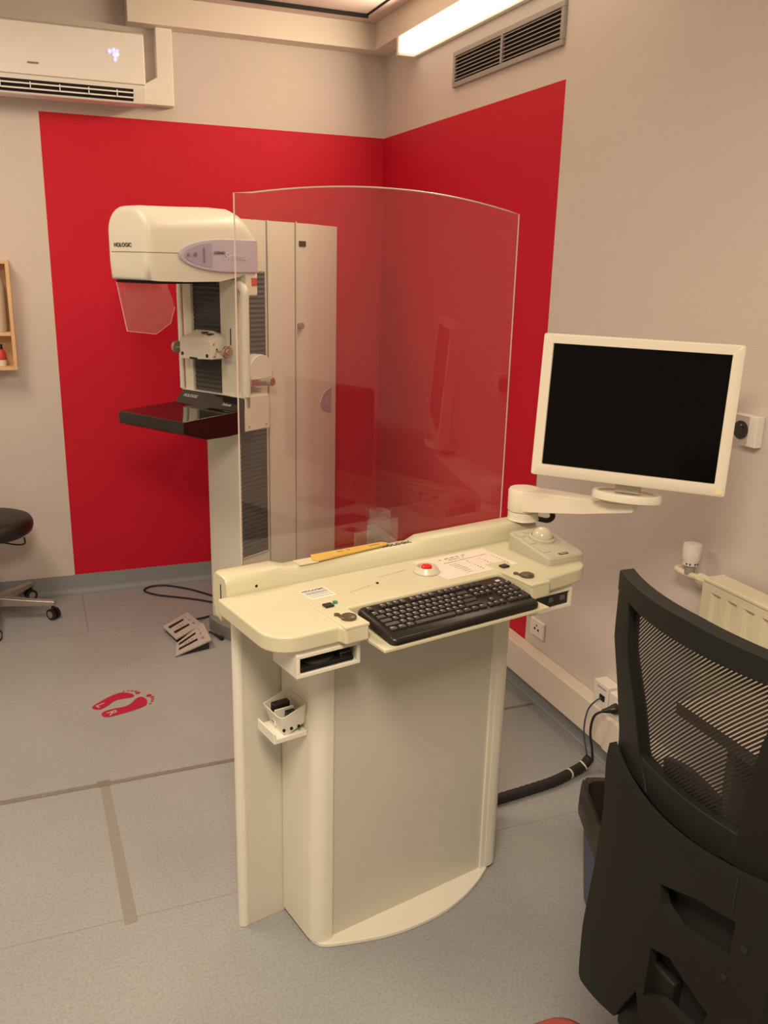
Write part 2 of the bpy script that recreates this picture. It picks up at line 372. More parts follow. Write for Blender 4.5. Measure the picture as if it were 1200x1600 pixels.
# ---------------------------------------------------------------- air conditioner, pipe duct
ax0, ax1 = -2.06, -1.232
ac = thing('air_conditioner', 'white wall-mounted split air conditioner unit under the ceiling at the left', 'air conditioner', ((ax0 + ax1) / 2, 0, 2.37))
o_ = ac.location
prof = [(-0.001, 2.668), (-0.175, 2.668), (-0.197, 2.655), (-0.203, 2.44), (-0.195, 2.425), (-0.175, 2.375), (-0.10, 2.372), (-0.001, 2.395)]
b = B(o_); b.loft([[(x, y, z) for y, z in prof] for x in (ax0, ax1)]); obj('housing', b, WHITE, ac, bevel=0.006)
b = B(o_); b.loft([[(x, y, z) for y, z in ((-0.199, 2.656), (-0.207, 2.654), (-0.212, 2.452), (-0.204, 2.449))] for x in (ax0 + 0.01, ax1 - 0.004)]); obj('front_panel', b, WHITE, ac, bevel=0.002)
b = B(o_)
b.loft([[(x, y, z) for y, z in ((-0.1995, 2.434), (-0.180, 2.384), (-0.160, 2.392), (-0.186, 2.438))] for x in (ax0 + 0.05, ax1 - 0.055)]); obj('air_outlet', b, DARK, ac, smooth=0)
for y, z in ((-0.2005, 2.416), (-0.192, 2.397)):
    b = B(o_); b.box(ax0 + 0.055, ax1 - 0.056, y - 0.004, y + 0.001, z - 0.003, z + 0.003); obj('louvre', b, WHITE, ac)
for k in range(6):
    b = B(o_); b.box(ax0 + 0.1 + k * 0.12, ax0 + 0.104 + k * 0.12, -0.203, -0.188, 2.395, 2.424); obj('louvre_vane', b, WHITE, ac)
b = B(o_); b.box(-1.722, -1.678, -0.2135, -0.211, 2.494, 2.501); obj('badge', b, mat('badge_grey', (0.22, 0.19, 0.16), 0.5), ac)
b = B(o_)
for (dx, dz, r) in ((-0.02, 0.010, 0.009), (-0.003, 0.016, 0.008), (0.012, 0.014, 0.006), (0.002, -0.002, 0.012), (0.013, 0.0, 0.007), (0.001, -0.022, 0.008)):
    b.cyl((-1.361 + dx, -0.2105, 2.564 + dz), (-1.361 + dx, -0.2128, 2.564 + dz), r, 10)
obj('display', b, DISP, ac)
b = B((-1.14, 0, 2.4))
b.prism([(-1.162, 2.7255), (-1.087, 2.7255), (-1.087, 2.395), (-1.2315, 2.395), (-1.2315, 2.475), (-1.162, 2.515)], -0.0005, -0.062, lambda a, c, z: (a, z, c))
tag(obj('pipe_duct', b, WHITE, bevel=0.004, loc=(-1.14, 0, 2.4)), 'white plastic pipe duct running down the wall beside the air conditioner', 'duct')

# ---------------------------------------------------------------- strip lamp and grille on the right wall
sl = thing('strip_light', 'long glowing fluorescent strip light mounted high on the right wall', 'light', (-0.001, -1.4, 2.64))
o_ = sl.location
b = B(o_); b.box(-0.102, -0.020, -2.3, -0.425, 2.653, 2.7255); obj('diffuser', b, LAMP, sl, bevel=0.01)
b = B(o_); b.box(-0.022, -0.0008, -2.32, -0.40, 2.645, 2.7255); b.box(-0.106, -0.0008, -0.427, -0.405, 2.643, 2.7255); b.box(-0.106, -0.0008, -2.32, -2.298, 2.643, 2.7255)
obj('housing', b, WHITE, sl, bevel=0.003)
gr = thing('ventilation_grille', 'grey metal ventilation grille with horizontal slats high on the right wall', 'vent', (0, -1.26, 2.446))
o_ = gr.location
y0, y1, z0, z1 = -1.704, -0.832, 2.447, 2.588
b = B(o_); t = 0.02
b.box(-0.014, -0.0008, y0, y1, z0, z0 + t); b.box(-0.014, -0.0008, y0, y1, z1 - t, z1); b.box(-0.014, -0.0008, y0, y0 + t, z0 + t, z1 - t); b.box(-0.014, -0.0008, y1 - t, y1, z0 + t, z1 - t)
obj('frame', b, GRILLEM, gr, bevel=0.002)
b = B(o_); b.box(-0.003, -0.0006, y0 + t, y1 - t, z0 + t, z1 - t); obj('backing', b, DARK, gr)
b = B(o_); b.box(-0.015, -0.002, -1.272, -1.258, z0 + t, z1 - t); obj('mullion', b, GRILLEM, gr)
for k in range(7):
    zz = z0 + t + 0.007 + k * 0.0145
    b = B(o_); b.loft([[(x, y, z) for x, z in ((-0.013, zz - 0.001), (-0.003, zz + 0.006), (-0.003, zz + 0.008), (-0.013, zz + 0.0015))] for y in (y0 + t, y1 - t)])
    obj('slat', b, GRILLEM, gr)

# ---------------------------------------------------------------- right wall fittings
def wallbox(name, label, cat, y0, y1, z0, z1, d, m=WHITE, bev=0.003, x0=-0.0006):
    r = thing(name, label, cat, (0, (y0 + y1) / 2, z0)); b = B(r.location); b.box(x0 - d, x0, y0, y1, z0, z1); obj('cover', b, m, r, bevel=bev); return r
r = wallbox('wall_control', 'square white wall box with round black dial beside the monitor', 'control', -2.829, -2.745, 1.254, 1.338, 0.026)
b = B(r.location); b.cyl((-0.0268, -2.775, 1.296), (-0.031, -2.775, 1.296), 0.025, 28); b.cyl((-0.031, -2.775, 1.296), (-0.034, -2.775, 1.296), 0.015, 24, 0.013); obj('dial', b, BLACKG, r)
b = B(r.location); b.box(-0.0273, -0.0264, -2.800, -2.748, 1.257, 1.335); obj('face_plate', b, mat('face_plate_grey', (0.50, 0.48, 0.45), 0.4), r)
r = wallbox('wall_socket', 'white wall socket with three small holes just above the trunking', 'socket', -1.872, -1.776, 0.282, 0.352, 0.012)
for dy, dz, rad in ((0, 0.012, 0.004), (0.013, -0.004, 0.0055), (-0.013, -0.004, 0.0055)):
    b = B(r.location); b.cyl((-0.0128, -1.825 + dy, 0.318 + dz), (-0.0134, -1.825 + dy, 0.318 + dz), rad, 12); obj('socket_hole', b, DARK, r)
r1 = wallbox('network_socket', 'cream network socket box on the trunking with a thin cable plugged in', 'socket', -2.362, -2.278, 0.2295, 0.322, 0.050)
b = B(r1.location); b.box(-0.0535, -0.050, -2.345, -2.318, 0.262, 0.282); obj('jack', b, DARK, r1)
b = B(r1.location); b.box(-0.0512, -0.0503, -2.35, -2.30, 0.303, 0.308); obj('print', b, INKL, r1)
r2 = wallbox('power_socket', 'cream power socket box on the trunking holding the black plug', 'socket', -2.462, -2.368, 0.2295, 0.314, 0.050)
b = B(r2.location); b.cyl((-0.0503, -2.415, 0.272), (-0.052, -2.415, 0.272), 0.024, 24); obj('socket_ring', b, WHITE, r2)
b = B((0, -2.5, 0.1)); b.box(-0.066, -0.0598, -2.66, -2.372, 0.100, 0.226)
tag(obj('trunking_cover', b, TRIMM, bevel=0.002, loc=(0, -2.5, 0.1)), 'raised cream trunking cover plate below the two socket boxes', 'trunking cover')
# power plug and cable
pc = thing('power_cable', 'black power plug and cable hanging from the power socket', 'cable', (-0.06, -2.415, 0.272))
b = B(pc.location); b.tube([(-0.0525, -2.415, 0.272), (-0.066, -2.415, 0.272), (-0.078, -2.41, 0.270), (-0.100, -2.40, 0.264)], [0.020, 0.018, 0.011, 0.006], 14); obj('plug', b, BLACK, pc)
b = B(pc.location); b.tube(bez([(-0.097, -2.401, 0.265), (-0.118, -2.385, 0.24), (-0.112, -2.365, 0.17), (-0.095, -2.36, 0.10), (-0.09, -2.365, 0.052)], 8), 0.0045, 8); obj('cord', b, RUBBER, pc)
b = B((-0.06, -2.33, 0.26)); b.tube(bez([(-0.0545, -2.332, 0.272), (-0.074, -2.328, 0.262), (-0.092, -2.312, 0.22), (-0.098, -2.31, 0.14), (-0.093, -2.335, 0.052)], 8), 0.003, 8)
tag(obj('network_cable', b, BLUEC, loc=(-0.06, -2.33, 0.26)), 'thin blue network cable hanging from the network socket', 'cable')
cs = thing('cable_sleeve', 'thick black spiral-wrapped cable loom lying on the floor between console and sockets', 'cable', (-0.25, -2.38, 0))
path = bez([(-0.545, -2.40, 0.018), (-0.50, -2.41, 0.018), (-0.38, -2.40, 0.018), (-0.26, -2.385, 0.019), (-0.17, -2.36, 0.02), (-0.115, -2.345, 0.025), (-0.094, -2.352, 0.055)], 10)
b = B(cs.location); b.tube(path, [0.0165 + 0.0016 * (i % 2) for i in range(len(path))], 12); obj('sleeve', b, RUBBER, cs)
for i in (38, 50):
    p = path[i]; q = path[i + 1]; b = B(cs.location); b.tube([p, p + (q - p).normalized() * 0.005], 0.0195, 12); obj('cable_tie', b, WHITEC, cs)

# radiator
rd = thing('radiator', 'cream panel radiator on the right wall behind the office chair', 'radiator', (-0.06, -3.3, 0.5))
o_ = rd.location
b = B(o_)
ys = -2.785; N = 20; prof = []
for k in range(N):
    ya = ys - 0.02 - k * 0.062
    prof += [(ya, -0.098), (ya - 0.014, -0.098), (ya - 0.022, -0.088), (ya - 0.044, -0.088), (ya - 0.052, -0.098)]
pts = [(ys, -0.098)] + prof + [(ys - 0.02 - N * 0.062, -0.098), (ys - 0.02 - N * 0.062, -0.080), (ys, -0.080)]
b.prism(pts, 0.525, 0.850, lambda a, c, z: (c, a, z)); b.box(-0.0985, -0.0798, ys - 0.02 - N * 0.062, ys, 0.850, 0.872); b.box(-0.0985, -0.0798, ys - 0.02 - N * 0.062, ys, 0.505, 0.525)
obj('front_panel', b, RADM, rd, smooth=30)
b = B(o_); b.box(-0.1, -0.028, ys - 0.02 - N * 0.062, ys, 0.872, 0.884); obj('top_grille', b, RADM, rd, bevel=0.004)
b = B(o_); b.box(-0.045, -0.030, ys - 0.02 - N * 0.062, ys, 0.505, 0.872); obj('rear_panel', b, RADM, rd)
for yb_ in (ys - 0.25, ys - 1.1):
    b = B(o_); b.box(-0.031, -0.0006, yb_, yb_ + 0.05, 0.55, 0.85); obj('bracket', b, RADM, rd)
b = B(o_); b.tube(bez([(-0.062, ys + 0.001, 0.858), (-0.062, ys + 0.045, 0.858), (-0.062, ys + 0.10, 0.852), (-0.058, ys + 0.155, 0.850), (-0.03, ys + 0.165, 0.850), (-0.001, ys + 0.165, 0.85)], 5), 0.010, 10)
b.cyl((-0.062, ys + 0.02, 0.858), (-0.062, ys + 0.055, 0.857), 0.016, 8); obj('valve_pipe', b, RADM, rd)
b = B(o_); b.cyl((-0.06, ys + 0.10, 0.855), (-0.06, ys + 0.10, 0.885), 0.015, 16); obj('valve_collar', b, mat('valve_grey', (0.30, 0.27, 0.24), 0.4), rd)
b = B(o_); b.lathe([(0.018, 0.880), (0.0225, 0.884), (0.0225, 0.894), (0.026, 0.900), (0.027, 0.938), (0.025, 0.946), (0.012, 0.948)], (-0.06, ys + 0.10, 0)); obj('thermostat_head', b, WHITE, rd, label='white round thermostat head')
b = B(o_)
for a in (200, 225, 262, 285): b.cyl((-0.06 + 0.0222 * math.cos(math.radians(a)), ys + 0.10 + 0.0222 * math.sin(math.radians(a)), 0.889), (-0.06 + 0.0235 * math.cos(math.radians(a)), ys + 0.10 + 0.0235 * math.sin(math.radians(a)), 0.889), 0.0028, 8)
obj('vent_hole', b, DARK, rd)

# ---------------------------------------------------------------- wall shelf and the things in it
sh = thing('wall_shelf', 'pale wooden box shelf on the back wall at the left edge', 'shelf', (-2.2, 0, 1.18))
o_ = sh.location
sx0, sx1, sz0, sz1 = -2.50, -1.872, 1.185, 1.682
b = B(o_); b.box(sx1 - 0.016, sx1, -0.125, -0.0006, sz0, sz1); obj('side_board', b, WOOD, sh, bevel=0.001)
b = B(o_); b.box(sx0, sx0 + 0.016, -0.125, -0.0006, sz0, sz1); obj('side_board', b, WOOD, sh, bevel=0.001)
for nm, z in (('bottom_board', sz0), ('middle_board', 1.343), ('top_board', sz1 - 0.016)):
    b = B(o_); b.box(sx0 + 0.016, sx1 - 0.016, -0.125, -0.0006, z, z + 0.016); obj(nm, b, WOOD, sh, bevel=0.001)
b = B(o_); b.box(sx0 + 0.016, sx1 - 0.016, -0.006, -0.0006, sz0 + 0.016, sz1 - 0.016); obj('back_board', b, WOOD, sh)
b = B((-1.94, -0.06, 1.36)); b.lathe([(0.045, 1.3595), (0.048, 1.38), (0.048, 1.57), (0.040, 1.60), (0.036, 1.605)], (-1.948, -0.062, 0))
tag(obj('storage_jar', b, mat('jar_cream', (0.62, 0.52, 0.40), 0.4), loc=(-1.94, -0.06, 1.36)), 'cream cylindrical jar in the upper compartment of the wooden shelf', 'jar')
bt = thing('small_bottle', 'small bottle with red label in the lower compartment of the wooden shelf', 'bottle', (-1.941, -0.075, 1.2012))
b = B(); b.lathe([(0.022, 0), (0.023, 0.004), (0.023, 0.028)], n=20); obj('base', b, PAPER, bt)
b = B(); b.lathe([(0.0232, 0.028), (0.0232, 0.055), (0.016, 0.072), (0.009, 0.078)], n=20); obj('label_band', b, STICKR, bt)
b = B(); b.lathe([(0.010, 0.078), (0.010, 0.098), (0.008, 0.101)], n=16); obj('cap', b, BLACK, bt)

# ---------------------------------------------------------------- rolling stool at the left
st = thing('rolling_stool', 'round black padded stool on a grey castor base at the left edge', 'stool', (-2.068, -0.255, 0))
b = B(); b.lathe([(0.12, 0.425), (0.175, 0.430), (0.198, 0.445), (0.206, 0.467), (0.205, 0.489), (0.195, 0.506), (0.17, 0.516), (0.08, 0.520), (0.01, 0.520)], n=48); obj('seat', b, VINYL, st, smooth=60)
b = B(); b.cyl((0, 0, 0.10), (0, 0, 0.27), 0.028); b.cyl((0, 0, 0.27), (0, 0, 0.4245), 0.014); obj('gas_column', b, METAL, st)
b = B(); b.tube(bez([(0.02, 0.0, 0.40), (0.12, -0.05, 0.385), (0.160, -0.09, 0.400), (0.160, -0.09, 0.430)], 6), 0.004, 8); obj('height_lever', b, BLACK, st)
for k in range(5):
    a = math.radians(-17.3 + 72 * k); d = Vector((math.cos(a), math.sin(a), 0)); nrm = Vector((-d.y, d.x, 0))
    b = B(); b.loft([[d * r + nrm * (s1 * w_) + Vector((0, 0, z)) for s1, z in ((-1, zt - h_), (1, zt - h_), (1, zt), (-1, zt))] for r, w_, zt, h_ in ((0.02, 0.024, 0.118, 0.045), (0.16, 0.019, 0.104, 0.032), (0.285, 0.014, 0.094, 0.022))])
    lg = obj('leg', b, METAL, st, bevel=0.004)
    b = B(); b.cyl(tuple(d * 0.272 + Vector((0, 0, 0.045))), tuple(d * 0.272 + Vector((0, 0, 0.080))), 0.008, 10)
    wd = Vector((math.cos(a + 1.0), math.sin(a + 1.0), 0))
    for s in (-1, 1):
        c = d * 0.272 + wd * (0.013 * s); b.cyl(tuple(c + Vector((0, 0, 0.0285)) + wd * (0.008 * s)), tuple(c + Vector((0, 0, 0.0285)) - wd * (0.006 * s)), 0.0275, 20)
    cst = obj('castor', b, BLACK, st)
    for s in (-1, 1):
        b = B(); c = d * 0.272 + wd * (0.0212 * s) + Vector((0, 0, 0.0285)); b.cyl(tuple(c), tuple(c + wd * (0.0012 * s)), 0.017, 16)
        obj('hub_cap', b, METAL, cst)

# ---------------------------------------------------------------- control console
TH = math.radians(12.4)
CO = Vector((-0.93972, -2.74268, 0))
co = thing('control_console', 'cream freestanding control console with glass shield on a half-round base plate', 'control desk', CO, TH)
UX = Vector((math.cos(TH), math.sin(TH), 0)); VX = Vector((-math.sin(TH), math.cos(TH), 0))
def CG(x, y, z): return CO + UX * x + VX * y + Vector((0, 0, z))
TZ = 0.945
# base plate
b = B()
arc = [(-0.306, 0.02), (-0.285, -0.012), (-0.204, -0.046), (-0.12, -0.072), (-0.03, -0.083), (0.06, -0.080), (0.14, -0.062), (0.21, -0.035), (0.268, -0.004)]
arc2 = [(v.x, v.y) for v in bez([(x, y, 0) for x, y in arc], 5)]
b.prism(arc2 + [(0.268, 0.16), (-0.306, 0.16)], 0.0005, 0.013); obj('base_plate', b, CREAM, co, bevel=0.003)
# column side walls with rounded front corners, recessed front panel
b = B()
def side(sg):
    pr = [(0.312, 0.165), (0.312, 0.03)] + [(0.275 + 0.037 * math.cos(math.radians(a)), 0.03 + 0.037 * math.sin(math.radians(a)) * 0.95) for a in range(-15, -91, -15)] + [(0.259, -0.004), (0.259, 0.165)]
    return [(x * sg, y) for x, y in pr]
b.prism(side(-1), 0.0135, 0.896); obj('column_side', b, CREAM, co)
b = B(); b.prism(side(1), 0.0135, 0.896); obj('column_side', b, CREAM, co)
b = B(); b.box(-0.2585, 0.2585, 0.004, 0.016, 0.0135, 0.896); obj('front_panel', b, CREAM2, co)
b = B(); b.box(0.243, 0.2588, -0.0025, 0.004, 0.0135, 0.896); obj('corner_strip', b, CREAM, co)
# wing panel behind, with half-round ends
b = B(); hw = 0.012
pts = [(0.42, 0.168)] + [(0.42 + hw * math.sin(math.radians(a)), 0.180 - hw * math.cos(math.radians(a))) for a in range(15, 180, 15)] + [(0.42, 0.192)]
pts = pts + [(-x, y) for x, y in reversed(pts)]
b.prism(pts, 0.001, 0.905); obj('wing_panel', b, CREAM2, co)
for sg in (-1, 1):
    b = B(); b.tube([(sg * 0.423, 0.180, 0.001), (sg * 0.423, 0.180, 0.905)], 0.0145, 20); obj('edge_profile', b, CREAM, co)
# worktop : rounded front corners, stepped front, keyboard recess
top = rrect(-0.476, 0.48, -0.118, 0.168, (0, 0, 0.07, 0.07), 8)
# front edge runs from left corner to right corner: insert the recess between them
li = [i for i, p in enumerate(top) if p[1] < -0.1179]
left_end = max(i for i in li if top[i][0] < 0)
tp = top[:left_end + 1] + [(-0.314, -0.118), (-0.311, -0.138), (-0.250, -0.138), (-0.250, -0.035), (0.222, -0.035), (0.222, -0.150), (0.285, -0.150), (0.300, -0.128)] + top[left_end + 1:]
b = B(); b.prism(tp, 0.906, TZ); obj('worktop', b, TOPC, co, bevel=0.006, seg=3)
# raised switch strips beside the keyboard
for x0, x1, yf in ((-0.311, -0.2495, -0.1385), (0.2215, 0.286, -0.1505)):
    b = B(); b.prism([(x0, yf), (x1, yf), (x1, 0.03), (x0, 0.03)], TZ - 0.004, TZ + 0.0035); sp_ = obj('switch_strip', b, TOPC, co, bevel=0.002)
    xc = (x0 + x1) / 2
    b = B(); b.lathe([(0.018, 0.0035), (0.018, 0.009), (0.015, 0.011), (0.009, 0.011)], (xc + 0.002, -0.095, TZ), n=24)
    b.cyl((xc - 0.012, -0.068, TZ + 0.0035), (xc - 0.012, -0.068, TZ + 0.0075), 0.0065, 12); b.box(xc - 0.014, xc - 0.006, -0.088, -0.066, TZ + 0.0035, TZ + 0.007)
    obj('key_switch', b, BRONZE, sp_)
    b = B(); b.box(xc - 0.013, xc + 0.010, -0.022, -0.002, TZ + 0.0036, TZ + 0.009); obj('rocker_switch', b, BLACK, sp_, bevel=0.002)
    if x0 < 0:
        b = B(); b.cyl((xc + 0.022, -0.003, TZ + 0.0036), (xc + 0.022, -0.003, TZ + 0.008), 0.006, 14); obj('green_lamp', b, GREEN, sp_, label='small green indicator lamp')
# raised rear ledge : middle part a little lower than its two ends, sloped front
b = B()
def ledge(x0, x1, h0, h1, xb0=None):
    return None
secs = [(-0.452, 0.985, 0.0), (-0.445, 0.990, 0), (-0.31, 0.990, 0), (-0.275, 0.978, 0.014), (0.105, 0.978, 0.014), (0.135, 0.990, 0), (0.42, 0.992, 0), (0.535, 0.990, 0), (0.54, 0.982, 0)]
b.loft([[(x, 0.1685, 0.905), (x, 0.1685, h - 0.022), (x, 0.176 + dy, h - 0.004), (x, 0.186 + dy, h), (x, 0.232, h), (x, 0.242, h - 0.006), (x, 0.2485, 0.93), (x, 0.236, 0.88), (x, 0.205, 0.87), (x, 0.196, 0.905)] for x, h, dy in secs])
obj('rear_ledge', b, TOPC, co, smooth=50)
b = B(); b.cyl((-0.375, 0.1675, 0.957), (-0.375, 0.1695, 0.957), 0.0035, 10); obj('ledge_screw', b, DARK, co)
b = B(); b.box(-0.4535, -0.4515, 0.200, 0.2025, 0.905, 0.965); obj('ledge_slit', b, DARK, co)
text('ledge_lettering', 'HOLOGIC', 0.020, INK, co, Matrix.Translation((0.064, 0.211, 0.9792)), 0.0004, space=1.1, bold=0.0003)
# keyboard tray
b = B(); b.box(-0.249, 0.239, -0.198, 0.12, 0.897, 0.9045); obj('keyboard_tray', b, TOPC, co, bevel=0.0015)
# pockets under the worktop
def pocket(x0, x1, nm):
    b = B(); yf, yb, z0, z1, t = -0.112, 0.0, 0.842, 0.8965, 0.009
    b.box(x0, x1, yf, yb, z0, z0 + t); b.box(x0, x1, yf, yb, z1 - t, z1); b.box(x0, x0 + t, yf, yb, z0 + t, z1 - t); b.box(x1 - t, x1, yf, yb, z0 + t, z1 - t); b.box(x0 + t, x1 - t, yb - 0.004, yb, z0 + t, z1 - t)
    obj(nm, b, CREAM, co, bevel=0.0015)
pocket(-0.418, -0.256, 'storage_pocket'); pocket(0.262, 0.408, 'storage_pocket')
for x0, x1 in ((-0.418, -0.256), (0.262, 0.408)):
    b = B(); b.box(x0, x1, -0.108, -0.002, 0.8965, 0.9062); obj('pocket_spacer', b, CREAM, co)
# emergency stop
b = B(); b.lathe([(0.034, TZ), (0.035, TZ + 0.003), (0.027, TZ + 0.016), (0.024, TZ + 0.016), (0.022, TZ + 0.006), (0.010, TZ + 0.006)], (0.058, 0.068, 0.0004), n=36); es = obj('stop_button_collar', b, COLLAR, co)
b = B(); b.lathe([(0.011, TZ + 0.0065), (0.011, TZ + 0.010), (0.0135, TZ + 0.011), (0.014, TZ + 0.016), (0.012, TZ + 0.0182), (0.005, TZ + 0.0185)], (0.058, 0.068, 0.0004), n=28); obj('stop_button', b, REDBTN, es, label='red stop button')
# label sticker with lettering and lines of code
lb = Matrix.Translation((-0.262, 0.098, TZ + 0.0006))
b = B(); b.poly([(-0.292, 0.047, TZ + 0.0004), (-0.222, 0.047, TZ + 0.0004), (-0.222, 0.112, TZ + 0.0004), (-0.292, 0.112, TZ + 0.0004)]); sk = obj('type_label', b, mat('label_film', (0.86, 0.82, 0.72), 0.5), co)
text('label_lettering', 'HOLOGIC', 0.0135, INK, sk, Matrix.Translation((-0.258, 0.101, TZ + 0.0008)), 0.0002, bold=0.0003)
b = B()
for k, yy in enumerate((0.088, 0.083, 0.078, 0.069, 0.058)):
    random.seed(k); x = -0.287
    while x < -0.229:
        w_ = random.uniform(0.001, 0.004); b.poly([(x, yy, TZ + 0.0008), (x + w_, yy, TZ + 0.0008), (x + w_, yy + 0.0035, TZ + 0.0008), (x, yy + 0.0035, TZ + 0.0008)]); x += w_ + random.uniform(0.0006, 0.0015)
obj('label_print', b, INKL, sk, smooth=0)
# faint engraved marks on the worktop
def marks(b, x0, y0, x1, y1, n, seed, h=0.004, z=TZ + 0.0007):
    random.seed(seed)
    for k in range(n):
        t0 = (k + 0.1) / n; t1 = (k + random.uniform(0.45, 0.9)) / n
        p = Vector((x0 + (x1 - x0) * t0, y0 + (y1 - y0) * t0, z)); q = Vector((x0 + (x1 - x0) * t1, y0 + (y1 - y0) * t1, z)); d = (q - p).normalized(); nn = Vector((-d.y, d.x, 0)) * h * 0.5
        b.poly([p - nn, q - nn, q + nn, p + nn])
b = B(); FP = mat('faint_print', (0.50, 0.46, 0.34), 0.6)
marks(b, -0.19, 0.045, -0.115, 0.060, 9, 3, 0.004); obj('worktop_print', b, FP, co, smooth=0)
b = B(); marks(b, -0.07, 0.098, 0.02, 0.108, 9, 4, 0.003); obj('worktop_print', b, FP, co, smooth=0)
b = B(); b.cyl((-0.098, 0.062, TZ + 0.0002), (-0.098, 0.062, TZ + 0.003), 0.0035, 10); obj('indicator_hole', b, DARK, co)
# shield glass with a curved top, standing behind the ledge
gx0, gx1, gy = -0.371, 0.470, 0.252
b = B(); pts = [(gx0, 0.88), (gx1, 0.88), (gx1, 1.842)]
for k in range(1, 20):
    t = k / 20; x = gx1 + (gx1 - gx0) * -t; u = (x - (gx0 + gx1) / 2) / ((gx1 - gx0) / 2)
    pts.append((x, 1.842 + 0.040 * (1 - u * u) ** 1.0))
pts.append((gx0, 1.847))
b.prism(pts, gy, gy + 0.007, lambda a, c, z: (a, z, c)); gl = obj('glass_shield', b, GLASS, co, smooth=0, label='clear glass shield with curved top')
b = B(); ed = [(x, gy + 0.0035, z + 0.001) for x, z in pts[2:]]
ed = [(gx1 + 0.001, gy + 0.0035, 0.90)] + ed + [(gx0 - 0.001, gy + 0.0035, 0.90)]
b.tube(ed, 0.0019, 6); obj('polished_edge', b, GEDGE, gl)
# clear acrylic clamp block holding the glass
b = B(); b.box(0.02, 0.10, gy + 0.0075, gy + 0.040, 0.93, 1.035); b.box(0.055, 0.098, gy + 0.042, gy + 0.085, 0.93, 1.048); b.box(-0.035, 0.018, gy + 0.0075, gy + 0.022, 0.93, 1.010)
obj('glass_clamp', b, ACRYL, co, bevel=0.002, label='clear acrylic clamp block')
# pen / gel holder on the column's left side
ho = thing('holder_box', 'open cream plastic holder box on the left side of the console column', 'holder', CG(-0.36, 0.09, 0.55), TH)
def HL(x, y, z): return (x + 0.36, y - 0.09, z - 0.55)
cxs = [(0.608, 0.030, 0.039), (0.63, 0.033, 0.043), (0.660, 0.038, 0.048)]
b = B(); outer = []; inner = []
for z, a, c in cxs:
    outer.append([HL(-0.3125 - a + x, 0.125 + y - 0.05, z + (0.012 if x < 0 else 0.03)) for x, y in rrect(-a, a, -c, c, 0.012, 4)])
    inner.append([HL(-0.3125 - a + x, 0.125 + y - 0.05, z + (0.012 if x < 0 else 0.03) + (0.004 if z < 0.6 else 0)) for x, y in rrect(-a + 0.003, a - 0.003, -c + 0.003, c - 0.003, 0.010, 4)])
b.loft(outer + inner[::-1]); obj('cup', b, CREAM, ho, smooth=40)
b = B(); b.box(-0.040, 0.0465, -0.060, 0.030, 0.056, 0.0695); b.box(-0.042, -0.037, -0.060, 0.030, 0.056, 0.084); obj('bracket_foot', b, CREAM, ho, bevel=0.002)
b = B()
for k in range(3): b.cyl(HL(-0.375 + k * 0.020, 0.0335, 0.636), HL(-0.375 + k * 0.020, 0.0310, 0.636), 0.004, 8)
obj('drain_hole', b, DARK, ho)
def inho(name, label, cat, x0, x1, y0, y1, z0, z1, m, tilt=0.0):
    b = B(CG(-0.355, 0.075, 0.61)); M = Matrix.Translation(CG(0, 0, 0)) @ Matrix.Rotation(TH, 4, 'Z') @ Matrix.Translation((-0.355, 0.075, 0.61)) @ Matrix.Rotation(tilt, 4, 'X')
    b.box(x0, x1, y0, y1, z0, z1, M); return tag(obj(name, b, m, bevel=0.003, loc=CG(-0.355, 0.075, 0.61)), label, cat)
inho('black_pouch', 'black pouch standing at the back inside the holder box', 'pouch', -0.022, 0.022, 0.004, 0.024, 0.022, 0.072, VINYL)
inho('white_card', 'white plastic card standing upright inside the holder box', 'card', -0.026, 0.026, -0.007, -0.003, 0.022, 0.064, WHITE)
inho('black_remote', 'black device in front of the white card inside the holder box', 'remote', -0.002, 0.022, -0.027, -0.010, 0.024, 0.060, BLACK)

# things in the two pockets
cd = thing('disc_case', 'dark disc wallet lying in the left pocket under the worktop', 'case', CG(-0.337, -0.06, 0.8515), TH)
b = B(); b.box(-0.068, 0.066, -0.048, 0.050, 0.0003, 0.012); obj('wallet', b, BLACK, cd, bevel=0.003)
b = B(); b.lathe([(0.006, 0.0125), (0.046, 0.0125), (0.046, 0.0145), (0.006, 0.0145)], (-0.012, 0.0, 0), n=40); obj('disc', b, mat('disc_grey', (0.16, 0.16, 0.15), 0.12, 0.7), cd)
b = B(); b.box(0.030, 0.064, -0.048, -0.020, 0.0125, 0.026); obj('clasp', b, BLACKG, cd, bevel=0.004)
dv = thing('interface_box', 'black interface box with two small ports in the right pocket', 'electronic box', CG(0.335, -0.06, 0.8515), TH)
b = B(); b.box(-0.063, 0.063, -0.046, 0.05, 0.0003, 0.0345); obj('case', b, BLACK, dv, bevel=0.001)
for x in (0.0, 0.042):
    b = B(); b.box(x - 0.008, x + 0.008, -0.0475, -0.046, 0.013, 0.026); obj('port', b, mat('port_grey', (0.10, 0.10, 0.11), 0.4), dv)

